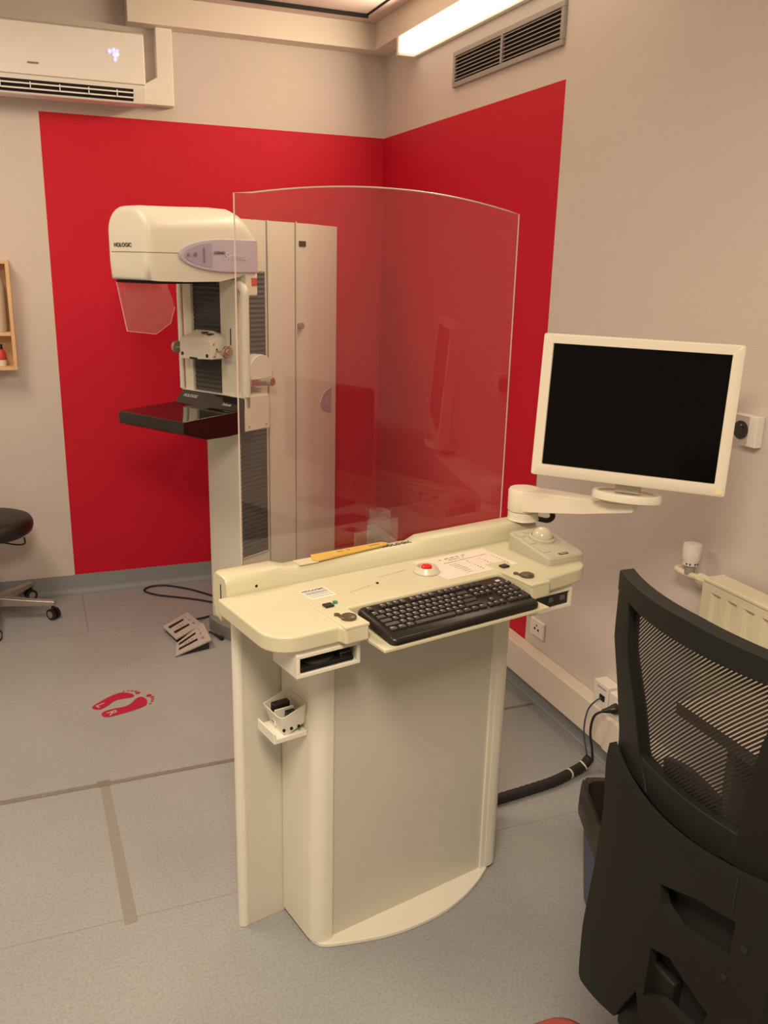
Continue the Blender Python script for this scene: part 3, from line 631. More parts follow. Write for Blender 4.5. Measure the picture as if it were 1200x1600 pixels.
# ---------------------------------------------------------------- things on the console
pp = thing('instruction_sheet', 'printed instruction sheet with small table lying behind the keyboard', 'paper', CG(0.19, 0.065, TZ), TH)
b = B(); b.box(-0.122, 0.118, -0.072, 0.082, 0.0003, 0.0010); obj('sheet', b, PAPER, pp, smooth=0)
b = B(); z = 0.0014
def mk(x0, y0, x1, y1, n, s, h=0.003): marks(b, x0, y0, x1, y1, n, s, h, z)
mk(-0.055, 0.055, 0.045, 0.060, 5, 1, 0.0035); mk(-0.03, 0.044, 0.035, 0.047, 4, 2, 0.003); mk(-0.055, 0.028, 0.095, 0.036, 22, 5, 0.003)
for k in range(7):
    mk(-0.050 + 0.001 * k, 0.012 - k * 0.011, -0.020, 0.014 - k * 0.011, 4, 10 + k, 0.0025)
    for j, xx in enumerate((0.010, 0.055, 0.098)): mk(xx, 0.014 - k * 0.011 + 0.002 * j, xx + 0.007, 0.015 - k * 0.011 + 0.002 * j, 1, 30 + k + j, 0.0035)
obj('sheet_print', b, mat('sheet_ink', (0.16, 0.06, 0.05), 0.7), pp, smooth=0)
ru = thing('measuring_ruler', 'flat yellow strip lying in a clear holder along the rear ledge', 'ruler', CG(-0.08, 0.215, 0.9785), TH)
b = B(); b.prism([(-0.122, -0.012), (-0.110, -0.026), (0.108, -0.006), (0.120, 0.004), (0.108, 0.020), (-0.110, 0.020)], 0.002, 0.0065); obj('yellow_strip', b, YELLOW, ru, bevel=0.001)
b = B(); b.prism([(-0.165, -0.026), (-0.112, -0.026), (-0.112, 0.014), (-0.165, 0.014)], 0.0002, 0.0018); obj('clear_end', b, mat('ruler_end', (0.72, 0.66, 0.50), 0.2), ru)
RINK = mat('ruler_ink', (0.36, 0.22, 0.05), 0.6)
for (x, w_) in ((-0.04, 0.018), (-0.01, 0.01), (0.06, 0.03)):
    b = B(); b.box(x, x + w_, 0.002, 0.008, 0.0066, 0.0070); obj('ruler_mark', b, RINK, ru)

# trackball
tb = thing('trackball', 'beige trackball with a large pale ball on the right end of the console', 'trackball', CG(0.43, 0.02, TZ), TH - math.radians(4))
b = B()
def tbz(y): return 0.022 + (y + 0.088) / 0.176 * 0.026
b.loft([[(x, y, z0) for x, y in rrect(-0.062 - e, 0.062 + e, -0.088 - e, 0.088 + e, 0.010, 4)] for z0, e in ((0.0003, 0.0), (0.010, 0.001))] + [[(x, y, tbz(y) - dz) for x, y in rrect(-0.062 - e, 0.062 + e, -0.088 - e, 0.088 + e, 0.010, 4)] for dz, e in ((0.004, 0.001), (0.0, -0.003))])
obj('body', b, BEIGE, tb, smooth=30)
b = B(); Mt = Matrix.Translation((0.004, 0.022, tbz(0.022))) @ Matrix.Rotation(math.atan2(0.026, 0.176), 4, 'X')
b.lathe([(0.038, -0.001), (0.037, 0.006), (0.031, 0.009), (0.030, 0.004)], Mt.translation, Mt.to_3x3(), n=40); obj('ball_ring', b, BEIGE, tb)
b = B(); b.lathe([(0.0296 * math.cos(a * PI / 24), 0.0035 + 0.0296 * math.sin(a * PI / 24)) for a in range(0, 12)] + [(0.0005, 0.0331)], Mt.translation, Mt.to_3x3(), n=40); obj('ball', b, BALL, tb, smooth=80, label='smooth pale ball')
for x0, x1, y0, y1 in ((-0.056, -0.030, 0.045, 0.078), (-0.056, -0.034, 0.000, 0.038), (-0.056, -0.026, -0.055, -0.008), (0.040, 0.057, -0.030, 0.030), (-0.024, 0.030, 0.062, 0.080)):
    b = B(); b.loft([[(x, y, tbz(y) + h) for x, y in rrect(x0, x1, y0, y1, 0.005, 3)] for h in (-0.001, 0.0022)]); obj('button', b, BEIGE, tb, bevel=0.0008)
b = B(); b.loft([[(x, y, tbz(y) + h) for x, y in rrect(-0.016, 0.014, -0.079, -0.069, 0.001, 2)] for h in (-0.001, 0.0008)]); obj('badge', b, BLACK, tb)
b = B(); b.box(-0.012, 0.010, -0.0755, -0.0725, tbz(-0.074) + 0.0006, tbz(-0.074) + 0.0011); obj('badge_lettering', b, INKW, tb)

# keyboard
kb = thing('computer_keyboard', 'black full-size computer keyboard on the pull-out tray', 'keyboard', CG(-0.008, -0.118, 0.9047), TH)
kt = math.atan2(0.022, 0.155)
KM = Matrix.Translation((0, 0, 0.0125)) @ Matrix.Rotation(kt, 4, 'X')
b = B()
ring = lambda e, z, r: [KM @ Vector((x, y, z)) for x, y in rrect(-0.219 - e, 0.219 + e, -0.078 - e, 0.078 + e, r, 5)]
b.loft([ring(-0.006, 0.001 if False else -0.001, 0.014), ring(0, 0.003, 0.016), ring(0, 0.010, 0.016), ring(-0.004, 0.0155, 0.014)])
obj('case', b, BLACK, kb, smooth=50)
b = B()
for x in (-0.17, 0.17): b.box(x - 0.015, x + 0.015, 0.05, 0.062, 0.0003, 0.0185)
obj('foot', b, BLACK, kb)
b = B()
for x in (-0.19, 0.19): b.box(x - 0.012, x + 0.012, -0.072, -0.064, 0.0003, 0.0045)
obj('foot', b, BLACK, kb)
keymesh = {}
def keym(w_, d_):
    k = (round(w_, 4), round(d_, 4))
    if k not in keymesh:
        q = B(); h = 0.006
        q.loft([[(x, y, z) for x, y in rrect(-w_ / 2 + e, w_ / 2 - e, -d_ / 2 + e, d_ / 2 - e, 0.0015, 2)] for z, e in ((0, 0.0005), (h * 0.7, 0.0016), (h, 0.0028))])
        bmesh.ops.recalc_face_normals(q.bm, faces=q.bm.faces)
        me = bpy.data.meshes.new('key'); q.bm.to_mesh(me); q.bm.free(); me.materials.append(KEYM); keymesh[k] = me
    return keymesh[k]
U = 0.0187
lg = B()
def key(x, y, w_=1, d_=1, leg=True):
    o = bpy.data.objects.new('key', keym(w_ * U - 0.0012, d_ * U * 0.96 - 0.0012)); C.objects.link(o); o.parent = kb
    cx = x + w_ * U / 2; cy = y - d_ * U * 0.96 / 2
    o.matrix_local = KM @ Matrix.Translation((cx, cy, 0.0150))
    if leg:
        for dx, dy, s in ((-0.0035, 0.003, 0.0022), (0.0, 0.003, 0.0014)):
            lg.poly([KM @ Vector((cx + dx + a * s, cy + dy + c * s, 0.0214)) for a, c in ((-1, -1), (1, -1), (1, 1), (-1, 1))])
RZ = U * 0.96
X0, Y0 = -0.205, 0.066
key(X0, Y0)
for g in range(3):
    for k in range(4): key(X0 + U * (2 + g * 4.5 + k), Y0)
for k in range(3): key(X0 + U * (15.25 + k), Y0, leg=False)
yr = Y0 - RZ * 1.35
for k in range(13): key(X0 + U * k, yr)
key(X0 + 13 * U, yr, 2, 1, False)
key(X0, yr - RZ, 1.5, 1, False)
for k in range(12): key(X0 + U * (1.5 + k), yr - RZ)
key(X0 + U * 13.5, yr - RZ, 1.5)
key(X0, yr - 2 * RZ, 1.75, 1, False)
for k in range(11): key(X0 + U * (1.75 + k), yr - 2 * RZ)
key(X0 + U * 12.75, yr - 2 * RZ, 2.25, 1, False)
key(X0, yr - 3 * RZ, 2.25, 1, False)
for k in range(10): key(X0 + U * (2.25 + k), yr - 3 * RZ)
key(X0 + U * 12.25, yr - 3 * RZ, 2.75, 1, False)
xx = 0
for w_ in (1.25, 1.25, 1.25, 6.25, 1.25, 1.25, 1.25, 1.25): key(X0 + U * xx, yr - 4 * RZ, w_, 1, w_ < 2); xx += w_
for r_ in range(2):
    for k in range(3): key(X0 + U * (15.25 + k), yr - r_ * RZ)
key(X0 + U * 16.25, yr - 3 * RZ)
for k in range(3): key(X0 + U * (15.25 + k), yr - 4 * RZ)
for r_ in range(4):
    for k in range(3):
        if not (r_ == 4): key(X0 + U * (18.5 + k), yr - r_ * RZ)
for r_ in (0,): key(X0 + U * 21.5 - 0.0005, yr)
key(X0 + U * 21.5 - 0.0005, yr - RZ, 1, 2, False); key(X0 + U * 21.5 - 0.0005, yr - 3 * RZ, 1, 2, False)
key(X0 + U * 18.5, yr - 4 * RZ, 2); key(X0 + U * 20.5, yr - 4 * RZ)
o = obj('key_legends', lg, LEG, kb, smooth=0); o['kind'] = 'stuff'
b = B(); b.poly([KM @ Vector((x, y, 0.0158)) for x, y in ((0.185, 0.052), (0.198, 0.052), (0.198, 0.060), (0.185, 0.060))]); obj('brand_plate', b, INKW, kb, smooth=0)

# ---------------------------------------------------------------- monitor on its swing arm
mo = thing('computer_monitor', 'white-framed monitor with dark screen on a swing arm over the console', 'monitor', CG(0.50, 0.19, 0.9925), 0)
mo_o = mo.location.copy()
MX = Vector((0.71, -0.70, -0.01)).normalized(); MUp = Vector((0.058, 0.048, 0.997)); MUp = (MUp - MX * MUp.dot(MX)).normalized(); MN = MX.cross(MUp)   # MN points at the operator side?
if MN.y > 0: MN = -MN
MC = Vector((-0.395, -2.78, 1.356))
W2, H2 = 0.244, 0.1855
def MP(a, c, d=0): return MC + MX * a + MUp * c + MN * d
def mring(e, d, r=0.006): return [MP(a, c, d) for a, c in rrect(-W2 + e, W2 - e, -H2 + e, H2 - e, r, 4)]
b = B(mo_o)
inn = [[MP(a, c, d) for a, c in rrect(-W2 + 0.026, W2 - 0.026, -H2 + 0.026 + 0.004, H2 - 0.024, 0.002, 4)] for d in (-0.001, -0.007)]
b.loft([mring(0.03, -0.045, 0.01), mring(0.01, -0.04, 0.01), mring(0.0, -0.030), mring(0.0, -0.003), mring(0.004, 0.0)] + inn, cap=True)
obj('housing', b, MONW, mo, smooth=35)
b = B(mo_o); b.loft([[MP(a, c, d) for a, c in rrect(-W2 + 0.027, W2 - 0.027, -H2 + 0.031, H2 - 0.025, 0.002, 4)] for d in (-0.0068, -0.0050)]); obj('screen', b, SCREEN, mo, label='dark switched-off screen')
b = B(mo_o); b.prism([(W2 - 0.022, -H2 + 0.006), (W2 - 0.008, -H2 + 0.006), (W2 - 0.008, -H2 + 0.020), (W2 - 0.022, -H2 + 0.016)], 0.0002, 0.0022, lambda a, c, z: MP(a, c, z)); obj('power_button', b, mat('button_cream', (0.85, 0.78, 0.45), 0.3), mo)
for k in range(30):
    b = B(mo_o); c_ = -0.14 + k * 0.0095; b.loft([[MP(a, c, d) for a, c in ((-0.215, c_), (-0.165, c_), (-0.165, c_ + 0.004), (-0.215, c_ + 0.004))] for d in (-0.0425, -0.0405)]) if False else b.loft([[MP(a, c, d) for a, c in ((-0.205, c_), (-0.165, c_), (-0.165, c_ + 0.004), (-0.205, c_ + 0.004))] for d in (-0.0456, -0.0448)])
    obj('rear_vent', b, DARK, mo, smooth=0)
# neck, swivel ring, arm, post
DC = CG(0.545, -0.145, 1.137)
b = B(mo_o); b.loft([[DC + MX * a + MN * d + Vector((0, 0, z)) for a, d in ((-0.032, -0.03), (0.032, -0.03), (0.032, 0.0), (-0.032, 0.0))] for z in (0.004, 0.055)]); obj('neck', b, mat('neck_grey', (0.50, 0.46, 0.40), 0.4), mo, bevel=0.003)
b = B(mo_o)
oval = lambda s, z: [DC + MX * (0.090 * s * math.cos(k * PI / 20)) + MN * (0.060 * s * math.sin(k * PI / 20)) + Vector((0, 0, z)) for k in range(40)]
b.loft([oval(0.90, -0.016), oval(1.0, -0.012), oval(1.0, 0.004), oval(0.97, 0.008), oval(0.86, 0.008), oval(0.84, 0.002), oval(0.1, 0.002)]); obj('swivel_disc', b, MONW, mo, smooth=50)
HC = CG(0.50, 0.19, 0)
b = B(mo_o); b.lathe([(0.047, 0.9935), (0.045, 0.997), (0.045, 1.004), (0.045, 1.019)], (HC.x, HC.y, 0), n=36)
obj('post', b, MONW, mo, smooth=50)
b = B(mo_o); b.lathe([(0.046, 1.021), (0.047, 1.023), (0.047, 1.080), (0.043, 1.086), (0.01, 1.088)], (HC.x, HC.y, 0), n=36); obj('hub', b, MONW, mo, smooth=50)
A0 = Vector((HC.x, HC.y, 1.054)); A1 = DC + Vector((0, 0, -0.034)); ad = (A1 - A0); al = Vector((ad.x, ad.y, 0)).normalized(); an = Vector((-al.y, al.x, 0))
b = B(mo_o)
secs = []
for t, wd_, h0, h1 in ((0.06, 0.040, -0.032, 0.028), (0.3, 0.034, -0.030, 0.026), (0.65, 0.028, -0.024, 0.018), (0.92, 0.024, -0.015, 0.013), (1.02, 0.022, -0.012, 0.012), (1.09, 0.012, -0.010, 0.011)):
    p = A0 + ad * t; secs.append([p + an * (s * wd_) + Vector((0, 0, h0 if z else h1)) for s, z in ((-1, 1), (-0.86, 1), (0.86, 1), (1, 1), (1, 0), (0.86, 0), (-0.86, 0), (-1, 0))])
b.loft(secs); obj('swing_arm', b, MONW, mo, bevel=0.004)
b = B(mo_o); b.tube(bez([CG(0.575, 0.155, 1.022), CG(0.582, 0.150, 0.998), CG(0.572, 0.160, 0.985), CG(0.545, 0.178, 0.990)], 6), 0.008, 10); obj('arm_cable', b, RUBBER, mo)

# ---------------------------------------------------------------- mammography machine
GD = Vector((math.sin(math.radians(58)), math.cos(math.radians(58)), 0)); GW = Vector((-GD.y, GD.x, 0))
GO = Vector((-0.99118, -0.85384, 0))
ga = thing('mammography_machine', 'tall cream x-ray breast imaging machine in front of the red corner wall', 'medical machine', GO, math.atan2(-GD.y, -GD.x))
# local x: towards the patient, y: towards the console, z up
tw = rrect(-0.05, 0.0, -0.205, 0.0, 0.012, 3)
plan = [(-0.012, 0.0), (-0.44, 0.0)] + [(-0.44 - 0.06 * math.sin(math.radians(a)) * 1.0, -0.06 + 0.06 * math.cos(math.radians(a))) for a in (6, 12, 15)]
plan = [(0.0, -0.012), (-0.004, -0.003), (-0.012, 0.0), (-0.44, 0.0), (-0.47, -0.003), (-0.50, -0.009), (-0.752, -0.067), (-0.765, -0.082), (-0.765, -0.16), (-0.752, -0.175), (-0.50, -0.205), (-0.012, -0.205), (-0.004, -0.202), (0.0, -0.193)]
b = B(); b.prism(plan, 0.066, 1.872); tower = obj('tower', b, MOULD2, ga, smooth=25)
b = B()
pl2 = [(0.024, -0.20), (0.040, -0.15), (0.052, -0.10), (0.058, -0.05), (0.058, 0.005), (0.045, 0.02), (0.0, 0.03), (-0.5, 0.03), (-0.70, -0.03), (-0.70, -0.18), (-0.5, -0.225), (0.0, -0.215)]
b.prism(pl2, 0.0005, 0.0655); obj('plinth', b, PLINTH, ga, bevel=0.004)
# seams of the side cover
b = B()
for x in (-0.193, -0.376): b.box(x - 0.0018, x + 0.0018, -0.0005, 0.0012, 0.07, 1.872)
b.box(-0.0135, -0.0115, -0.0005, 0.001, 0.07, 1.87); obj('cover_seam', b, mat('seam_shadow', (0.16, 0.14, 0.11), 0.8), tower)
b = B(); b.box(-0.200, -0.195, 0.0, 0.006, 0.07, 1.874); b.box(-0.386, -0.381, 0.0, 0.003, 0.07, 1.878); obj('cover_edge', b, MOULD, tower)
# slot with bellows in the side
def bellows(name, x0, x1, z0, z1, step, par, f, m=BELLOW, am=0.003):
    b = B(); n = int((z1 - z0) / step); a = []
    for k in range(n + 1):
        z = z0 + (z1 - z0) * k / n; a.append([f(x0, am * 1.6 if k % 2 else 0.0004, z), f(x1, am * 1.6 if k % 2 else 0.0004, z)])
    vs = [[b.bm.verts.new(Vector(p)) for p in r] for r in a]
    for p, q in zip(vs, vs[1:]): b.bm.faces.new((p[0], p[1], q[1], q[0]))
    return obj(name, b, m, par, smooth=0)
sidef = lambda x, d, z: (x, d, z)
bellows('slot_bellows', -0.176, -0.014, 1.28, 1.655, 0.010, ga, sidef)
bellows('slot_bellows', -0.176, -0.014, 0.395, 0.985, 0.010, ga, sidef)
b = B()
for (z0, z1) in ((1.275, 1.66), (0.39, 0.99)):
    b.box(-0.180, -0.176, 0.0, 0.004, z0, z1); b.box(-0.180, -0.012, 0.0, 0.004, z1, z1 + 0.004); b.box(-0.180, -0.012, 0.0, 0.004, z0 - 0.004, z0)
obj('slot_frame', b, mat('slot_grey', (0.38, 0.37, 0.34), 0.5), ga)
# little display, knob, emblem on the tower side
b = B(); b.box(-0.447, -0.402, 0.0, 0.003, 1.772, 1.796); obj('display_window', b, mat('dark_window', (0.03, 0.03, 0.02), 0.3), tower)
b = B(); b.cyl((-0.402, 0.0, 1.423), (-0.402, 0.022, 1.423), 0.015, 20); obj('side_knob', b, mat('pink_knob', (0.38, 0.25, 0.20), 0.4), tower, bevel=0.002)
b = B()
em = [(-0.560, -0.005), (-0.585, 0.035), (-0.640, 0.050), (-0.645, 0.0), (-0.640, -0.055), (-0.600, -0.045)]
ex = Vector((-0.22, -0.051, 0)).normalized(); en = Vector((0.051 * -1, 0.22, 0)).normalized()
def TW(u, z, d): p = Vector((-0.50, -0.009, 0)) + ex * u + Vector((-ex.y, ex.x, 0)) * -d; return (p.x, p.y, z)
emb = [(v.x, v.y) for v in bez([(u, z, 0) for u, z in ((0.085, 1.045), (0.125, 1.088), (0.190, 1.104), (0.202, 1.098), (0.202, 0.990), (0.192, 0.984), (0.125, 1.004), (0.085, 1.045))], 4)][:-1]
b = B(); b.prism(emb, -0.0005, 0.004, lambda u, z, d: TW(u, z, d)); obj('side_emblem', b, LAV, tower, smooth=30)
eM = frame(tuple(ex), (0, 0, 1), TW(0.152, 1.045, 0.0048)); text('emblem_script', 'S', 0.055, INKW, tower, eM, 0.0004, shear=0.3)
# detector arm carriage on the side
b = B(); b.box(-0.097, 0.052, 0.0045, 0.100, 1.002, 1.150); obj('side_carriage', b, MOULD, ga, bevel=0.004)
b = B()
for x in (-0.075, 0.03): b.cyl((x, 0.1, 1.022), (x, 0.1015, 1.022), 0.004, 10)
obj('carriage_screw', b, METAL, ga)
# C-arm column
AX = 0.03
b = B(); b.box(-0.005, AX - 0.010, -0.285, 0.045, 1.10, 1.70); obj('arm_column', b, MOULD2, ga, bevel=0.006)
for y0, y1 in ((-0.285, -0.232), (-0.052, 0.045)):
    b = B(); b.box(AX - 0.010, AX + 0.010, y0, y1, 1.12, 1.63); obj('arm_rail', b, MOULD, ga, bevel=0.006, seg=3)
armf = lambda y, d, z: (AX - 0.0095 + d, y, z)
bellows('arm_bellows', -0.232, -0.052, 1.12, 1.625, 0.010, ga, armf, am=0.0035)
for sy, yb in ((1, 0.045), (-1, -0.285)):
    yo = 0.092 if sy > 0 else -0.306
    b = B(); rr_ = 0.019 if sy > 0 else 0.012
    b.tube(bez([(AX - 0.02, yb - sy * 0.005, 1.606), (AX + 0.002, yb + sy * 0.016, 1.607), (AX + 0.006, yo, 1.585), (AX + 0.006, yo, 1.53), (AX + 0.006, yo, 1.38), (AX + 0.006, yo, 1.15)], 8), rr_, 16); obj('grab_handle', b, MOULD, ga)
# rotation pivot seen between arm and slot
b = B(); b.cyl((-0.09, 0.006, 1.245), (-0.09, 0.060, 1.245), 0.072, 40); obj('pivot_drum', b, MOULD2, ga, bevel=0.004)
b = B(); b.box(-0.13, -0.02, 0.061, 0.068, 1.185, 1.215); b.cyl((-0.12, 0.068, 1.200), (-0.12, 0.098, 1.200), 0.019, 24); obj('pivot_lock_knob', b, METAL, ga, bevel=0.002)
# detector table
b = B()
yl, yr_ = -0.303, 0.100
sec = [(0.055, 1.0), (0.055, 1.10), (0.085, 1.098), (0.10, 1.094), (0.390, 1.088), (0.394, 1.080), (0.394, 1.040), (0.385, 1.033), (0.275, 0.999), (0.15, 0.995)]
b.loft([[(x, y, z) for x, z in sec] for y in (yl, yr_)]); det = obj('detector_table', b, BLACKG, ga, bevel=0.004, label='glossy black detector table')
b = B(); b.loft([[(x, y, z) for x, z in ((0.052, 1.085), (0.038, 1.142), (0.052, 1.146), (0.105, 1.088))] for y in (yl + 0.012, yr_ - 0.002)]); bk = obj('table_back', b, BLACKG, ga, bevel=0.004)
b = B(); b.box(0.020, 0.040, yl + 0.008, yr_, 1.10, 1.1455); b.box(0.020, 0.052, yl + 0.008, yr_ - 0.002, 1.1455, 1.149); obj('table_back_edge', b, MOULD, ga, bevel=0.001)
bx = Vector((0, 1, 0)); by = Vector((-0.052, 0, 0.058)).normalized()
def BT(y, t): return Vector((0.0985, y, 1.095)) + by * t + Vector((0.058, 0, 0.052)).normalized() * 0.0012
text('table_lettering', 'HOLOGIC', 0.020, INKW, bk, frame(bx, by, BT(-0.215, 0.040)), 0.0003, bold=0.0003)
text('table_script', 'Selenia', 0.019, INKW, bk, frame(bx, by, BT(0.02, 0.024)), 0.0003, shear=0.35)
# front lower cover below the table
# x-ray head
def hsec(x, hw, zb, zt, yc=-0.105, n=7, r=0.09):
    r = min(r, hw * 0.98)
    pts = [(x, yc - hw, zb), (x, yc + hw, zb), (x, yc + hw + 0.006, zb + 0.06), (x, yc + hw + 0.006, zt - r)]
    for k in range(1, n): a = k / n * PI / 2; pts.append((x, yc + hw + 0.006 - r + r * math.cos(a), zt - r + r * math.sin(a)))
    pts.append((x, yc + hw * 0.25, zt)); pts.append((x, yc - hw * 0.25, zt))
    for k in range(1, n): a = PI / 2 + k / n * PI / 2; pts.append((x, yc - hw - 0.006 + r + r * math.cos(a), zt - r + r * math.sin(a)))
    pts += [(x, yc - hw - 0.006, zt - r), (x, yc - hw - 0.006, zb + 0.06)]
    return pts
b = B()
rings = [hsec(0.4565, 0.088, 1.636, 1.868), hsec(0.4540, 0.102, 1.631, 1.880), hsec(0.4470, 0.113, 1.627, 1.889), hsec(0.4350, 0.120, 1.624, 1.894), hsec(0.41, 0.127, 1.622, 1.897),
         hsec(0.30, 0.150, 1.620, 1.900), hsec(0.15, 0.178, 1.622, 1.906), hsec(0.06, 0.190, 1.640, 1.904), hsec(0.02, 0.196, 1.655, 1.888), hsec(-0.02, 0.198, 1.658, 1.850), hsec(-0.045, 0.198, 1.660, 1.80, r=0.06), hsec(-0.055, 0.196, 1.665, 1.76, r=0.03)]
b.loft(rings[::-1]); head = obj('x_ray_head', b, MOULD, ga, smooth=75)
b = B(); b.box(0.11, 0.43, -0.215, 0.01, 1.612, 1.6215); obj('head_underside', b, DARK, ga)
# seam line round the head
b = B()
def hy(x):
    T = [(-0.055, 0.202), (0.06, 0.196), (0.15, 0.184), (0.30, 0.156), (0.41, 0.133), (0.435, 0.126), (0.447, 0.119), (0.454, 0.108), (0.4565, 0.094)]
    for (a, p), (c, q) in zip(T, T[1:]):
        if a <= x <= c: return p + (q - p) * (x - a) / (c - a)
    return T[-1][1]
sm = [(0.457, -0.105 - 0.094, 1.727), (0.457, -0.105 + 0.094, 1.727)] + [(x, -0.105 + hy(x), 1.727) for x in (0.454, 0.447, 0.435, 0.41, 0.36, 0.30)]
b.tube(sm, 0.0013, 6); obj('head_seam', b, mat('seam_brown', (0.20, 0.17, 0.13), 0.8), head)
text('head_lettering', 'HOLOGIC', 0.021, INK, head, frame((0, 1, 0), (0, 0, 1), (0.4585, -0.128, 1.752)), 0.0004, bold=0.0004, sx=1.1)
# lavender control pod following the head's side
def pod(scale, d0, d1, xs=None, x_off=0):
    out = []
    for dd in (d0, d1):
        ring_ = []
        P_ = [(0.12 + 0.215 * math.cos(a * PI / 24), 0.064 * math.sin(a * PI / 24)) for a in range(-12, 13)] + [(0.06, 0.064), (0.0, 0.064), (-0.035, 0.064), (-0.035, -0.064), (0.0, -0.064), (0.06, -0.064)]
        for x, z in P_: ring_.append((x_off + x, -0.105 + hy(x + x_off) + dd, 1.722 + z))
        out.append(ring_)
    return out
b = B(); b.loft(pod(1, -0.006, 0.008)); pd = obj('control_pod', b, LAV, ga, bevel=0.004, seg=3, smooth=50, label='lavender almond-shaped control pod')
b = B()
rc = [(0.120 + 0.195 * math.cos(a * PI / 24), 0.050 * math.sin(a * PI / 24)) for a in range(-9, 10)]
b.loft([[(x, -0.105 + hy(x) + d, 1.722 + z) for x, z in rc] for d in (0.006, 0.0092)]); rcs = obj('button_panel', b, LAVD, pd)
b = B()
def podm(x, z, r, b=b): b.cyl((x, -0.105 + hy(x) + 0.0090, 1.722 + z), (x, -0.105 + hy(x) + 0.0115, 1.722 + z), r, 14)
podm(0.298, 0.0, 0.006); podm(0.268, 0.002, 0.008)
b.box(0.228, 0.233, -0.105 + hy(0.23) + 0.009, -0.105 + hy(0.23) + 0.012, 1.695, 1.750)
obj('pod_button', b, mat('pod_mark', (0.20, 0.17, 0.22), 0.5), pd)
ph = math.atan2(hy(0.17) - hy(0.14), 0.03)
def podtext(nm, s, size, m, x, z, shear=0, bold=0):
    t_ = Vector((-1, -(hy(x + 0.01) - hy(x)) / 0.01, 0)).normalized()
    text(nm, s, size, m, pd, frame(t_, (0, 0, 1), (x, -0.105 + hy(x) + 0.0088, 1.722 + z)), 0.0004, shear=shear, bold=bold)
podtext('pod_lettering', 'LORAD', 0.015, INK, 0.160, 0.010, bold=0.0004); podtext('pod_script', 'Selenia', 0.040, mat('pod_white', (0.62, 0.56, 0.62), 0.5), 0.085, -0.002, shear=0.35)
b = B(); b.box(-0.028, 0.006, 0.101, 0.103, 1.590, 1.635)
b = B(); b.box(-0.040, -0.008, 0.0905, 0.092, 1.605, 1.636); obj('warning_sticker', b, STICKR, ga, label='red warning sticker')
b = B(); b.box(-0.040, -0.008, 0.0905, 0.092, 1.638, 1.652); obj('sticker_text', b, PAPER, ga)
b = B(); b.box(-0.045, AX - 0.008, 0.045, 0.0905, 1.565, 1.70); obj('arm_shoulder', b, MOULD, ga, bevel=0.006)
# clear face visor
b = B(); vx = 0.405
vis = [(-0.245, 1.612), (-0.190, 1.423), (-0.012, 1.4225), (0.075, 1.47), (0.10, 1.53), (0.055, 1.612)]
b.prism(vis, vx, vx + 0.004, lambda y, z, x: (x + (1.612 - z) * 0.02, y, z)); obj('face_visor', b, ACRYL2, ga, smooth=0, label='clear tilted face visor')
b = B(); b.tube([(vx + 0.002 + (1.612 - z) * 0.02, y, z) for y, z in vis[:2]], 0.0024, 6); b.tube([(vx + 0.003 + (1.612 - z) * 0.02, y, z) for y, z in vis[1:5]], 0.0011, 6); obj('visor_edge', b, mat('visor_rim', (0.75, 0.35, 0.32), 0.3), ga)
b = B(); b.prism([(0.405, 1.612), (0.408, 1.43), (0.34, 1.52), (0.25, 1.612)], -0.198, -0.195, lambda x, z, y: (x, y, z)); obj('visor_wing', b, ACRYL2, ga, smooth=0)
# compression device
b = B()
b.loft([[(x, y, z) for x, z in sec_] for y, sec_ in ((-0.205, [(0.024, 1.300), (0.024, 1.395), (0.075, 1.400), (0.125, 1.384), (0.132, 1.375), (0.132, 1.296)]), (-0.16, [(0.024, 1.300), (0.024, 1.405), (0.075, 1.418), (0.122, 1.394), (0.134, 1.385), (0.134, 1.296)]), (-0.06, [(0.024, 1.300), (0.024, 1.405), (0.075, 1.418), (0.122, 1.394), (0.134, 1.385), (0.134, 1.302)]), (-0.012, [(0.024, 1.302), (0.024, 1.385), (0.075, 1.395), (0.125, 1.380), (0.132, 1.372), (0.132, 1.304)]))])
cb = obj('compression_carriage', b, MOULD, ga, bevel=0.003, smooth=40)
b = B()
for y in (-0.188, -0.035): b.cyl((0.130, y, 1.318), (0.1345, y, 1.318), 0.008, 14)
b.box(0.130, 0.1355, -0.142, -0.095, 1.2985, 1.307); b.box(0.085, 0.110, -0.060, -0.040, 1.402, 1.408); b.box(0.085, 0.110, -0.092, -0.070, 1.407, 1.413)
b.cyl((0.100, -0.013, 1.345), (0.100, -0.010, 1.345), 0.004, 8); b.cyl((0.115, -0.013, 1.365), (0.115, -0.010, 1.365), 0.003, 8); b.cyl((0.115, -0.013, 1.315), (0.115, -0.010, 1.315), 0.003, 8)
obj('carriage_detail', b, mat('carriage_dark', (0.03, 0.025, 0.02), 0.5), cb)
for s, y0, y1 in ((1, -0.012, 0.052), (-1, -0.205, -0.262)):
    b = B(); b.cyl((0.10, y0, 1.338), (0.10, y1, 1.338), 0.0045, 10); b.cyl((0.10, y1 - s * 0.006, 1.338), (0.10, y1 + s * 0.006, 1.338), 0.0265, 32); b.cyl((0.10, y1 + s * 0.006, 1.338), (0.10, y1 + s * 0.009, 1.338), 0.012, 20)
    obj('adjustment_knob', b, METAL, cb, bevel=0.0015)
b = B(); b.box(AX + 0.0102, AX + 0.0125, 0.010, 0.014, 1.36, 1.43); obj('rail_slot', b, DARK, ga)

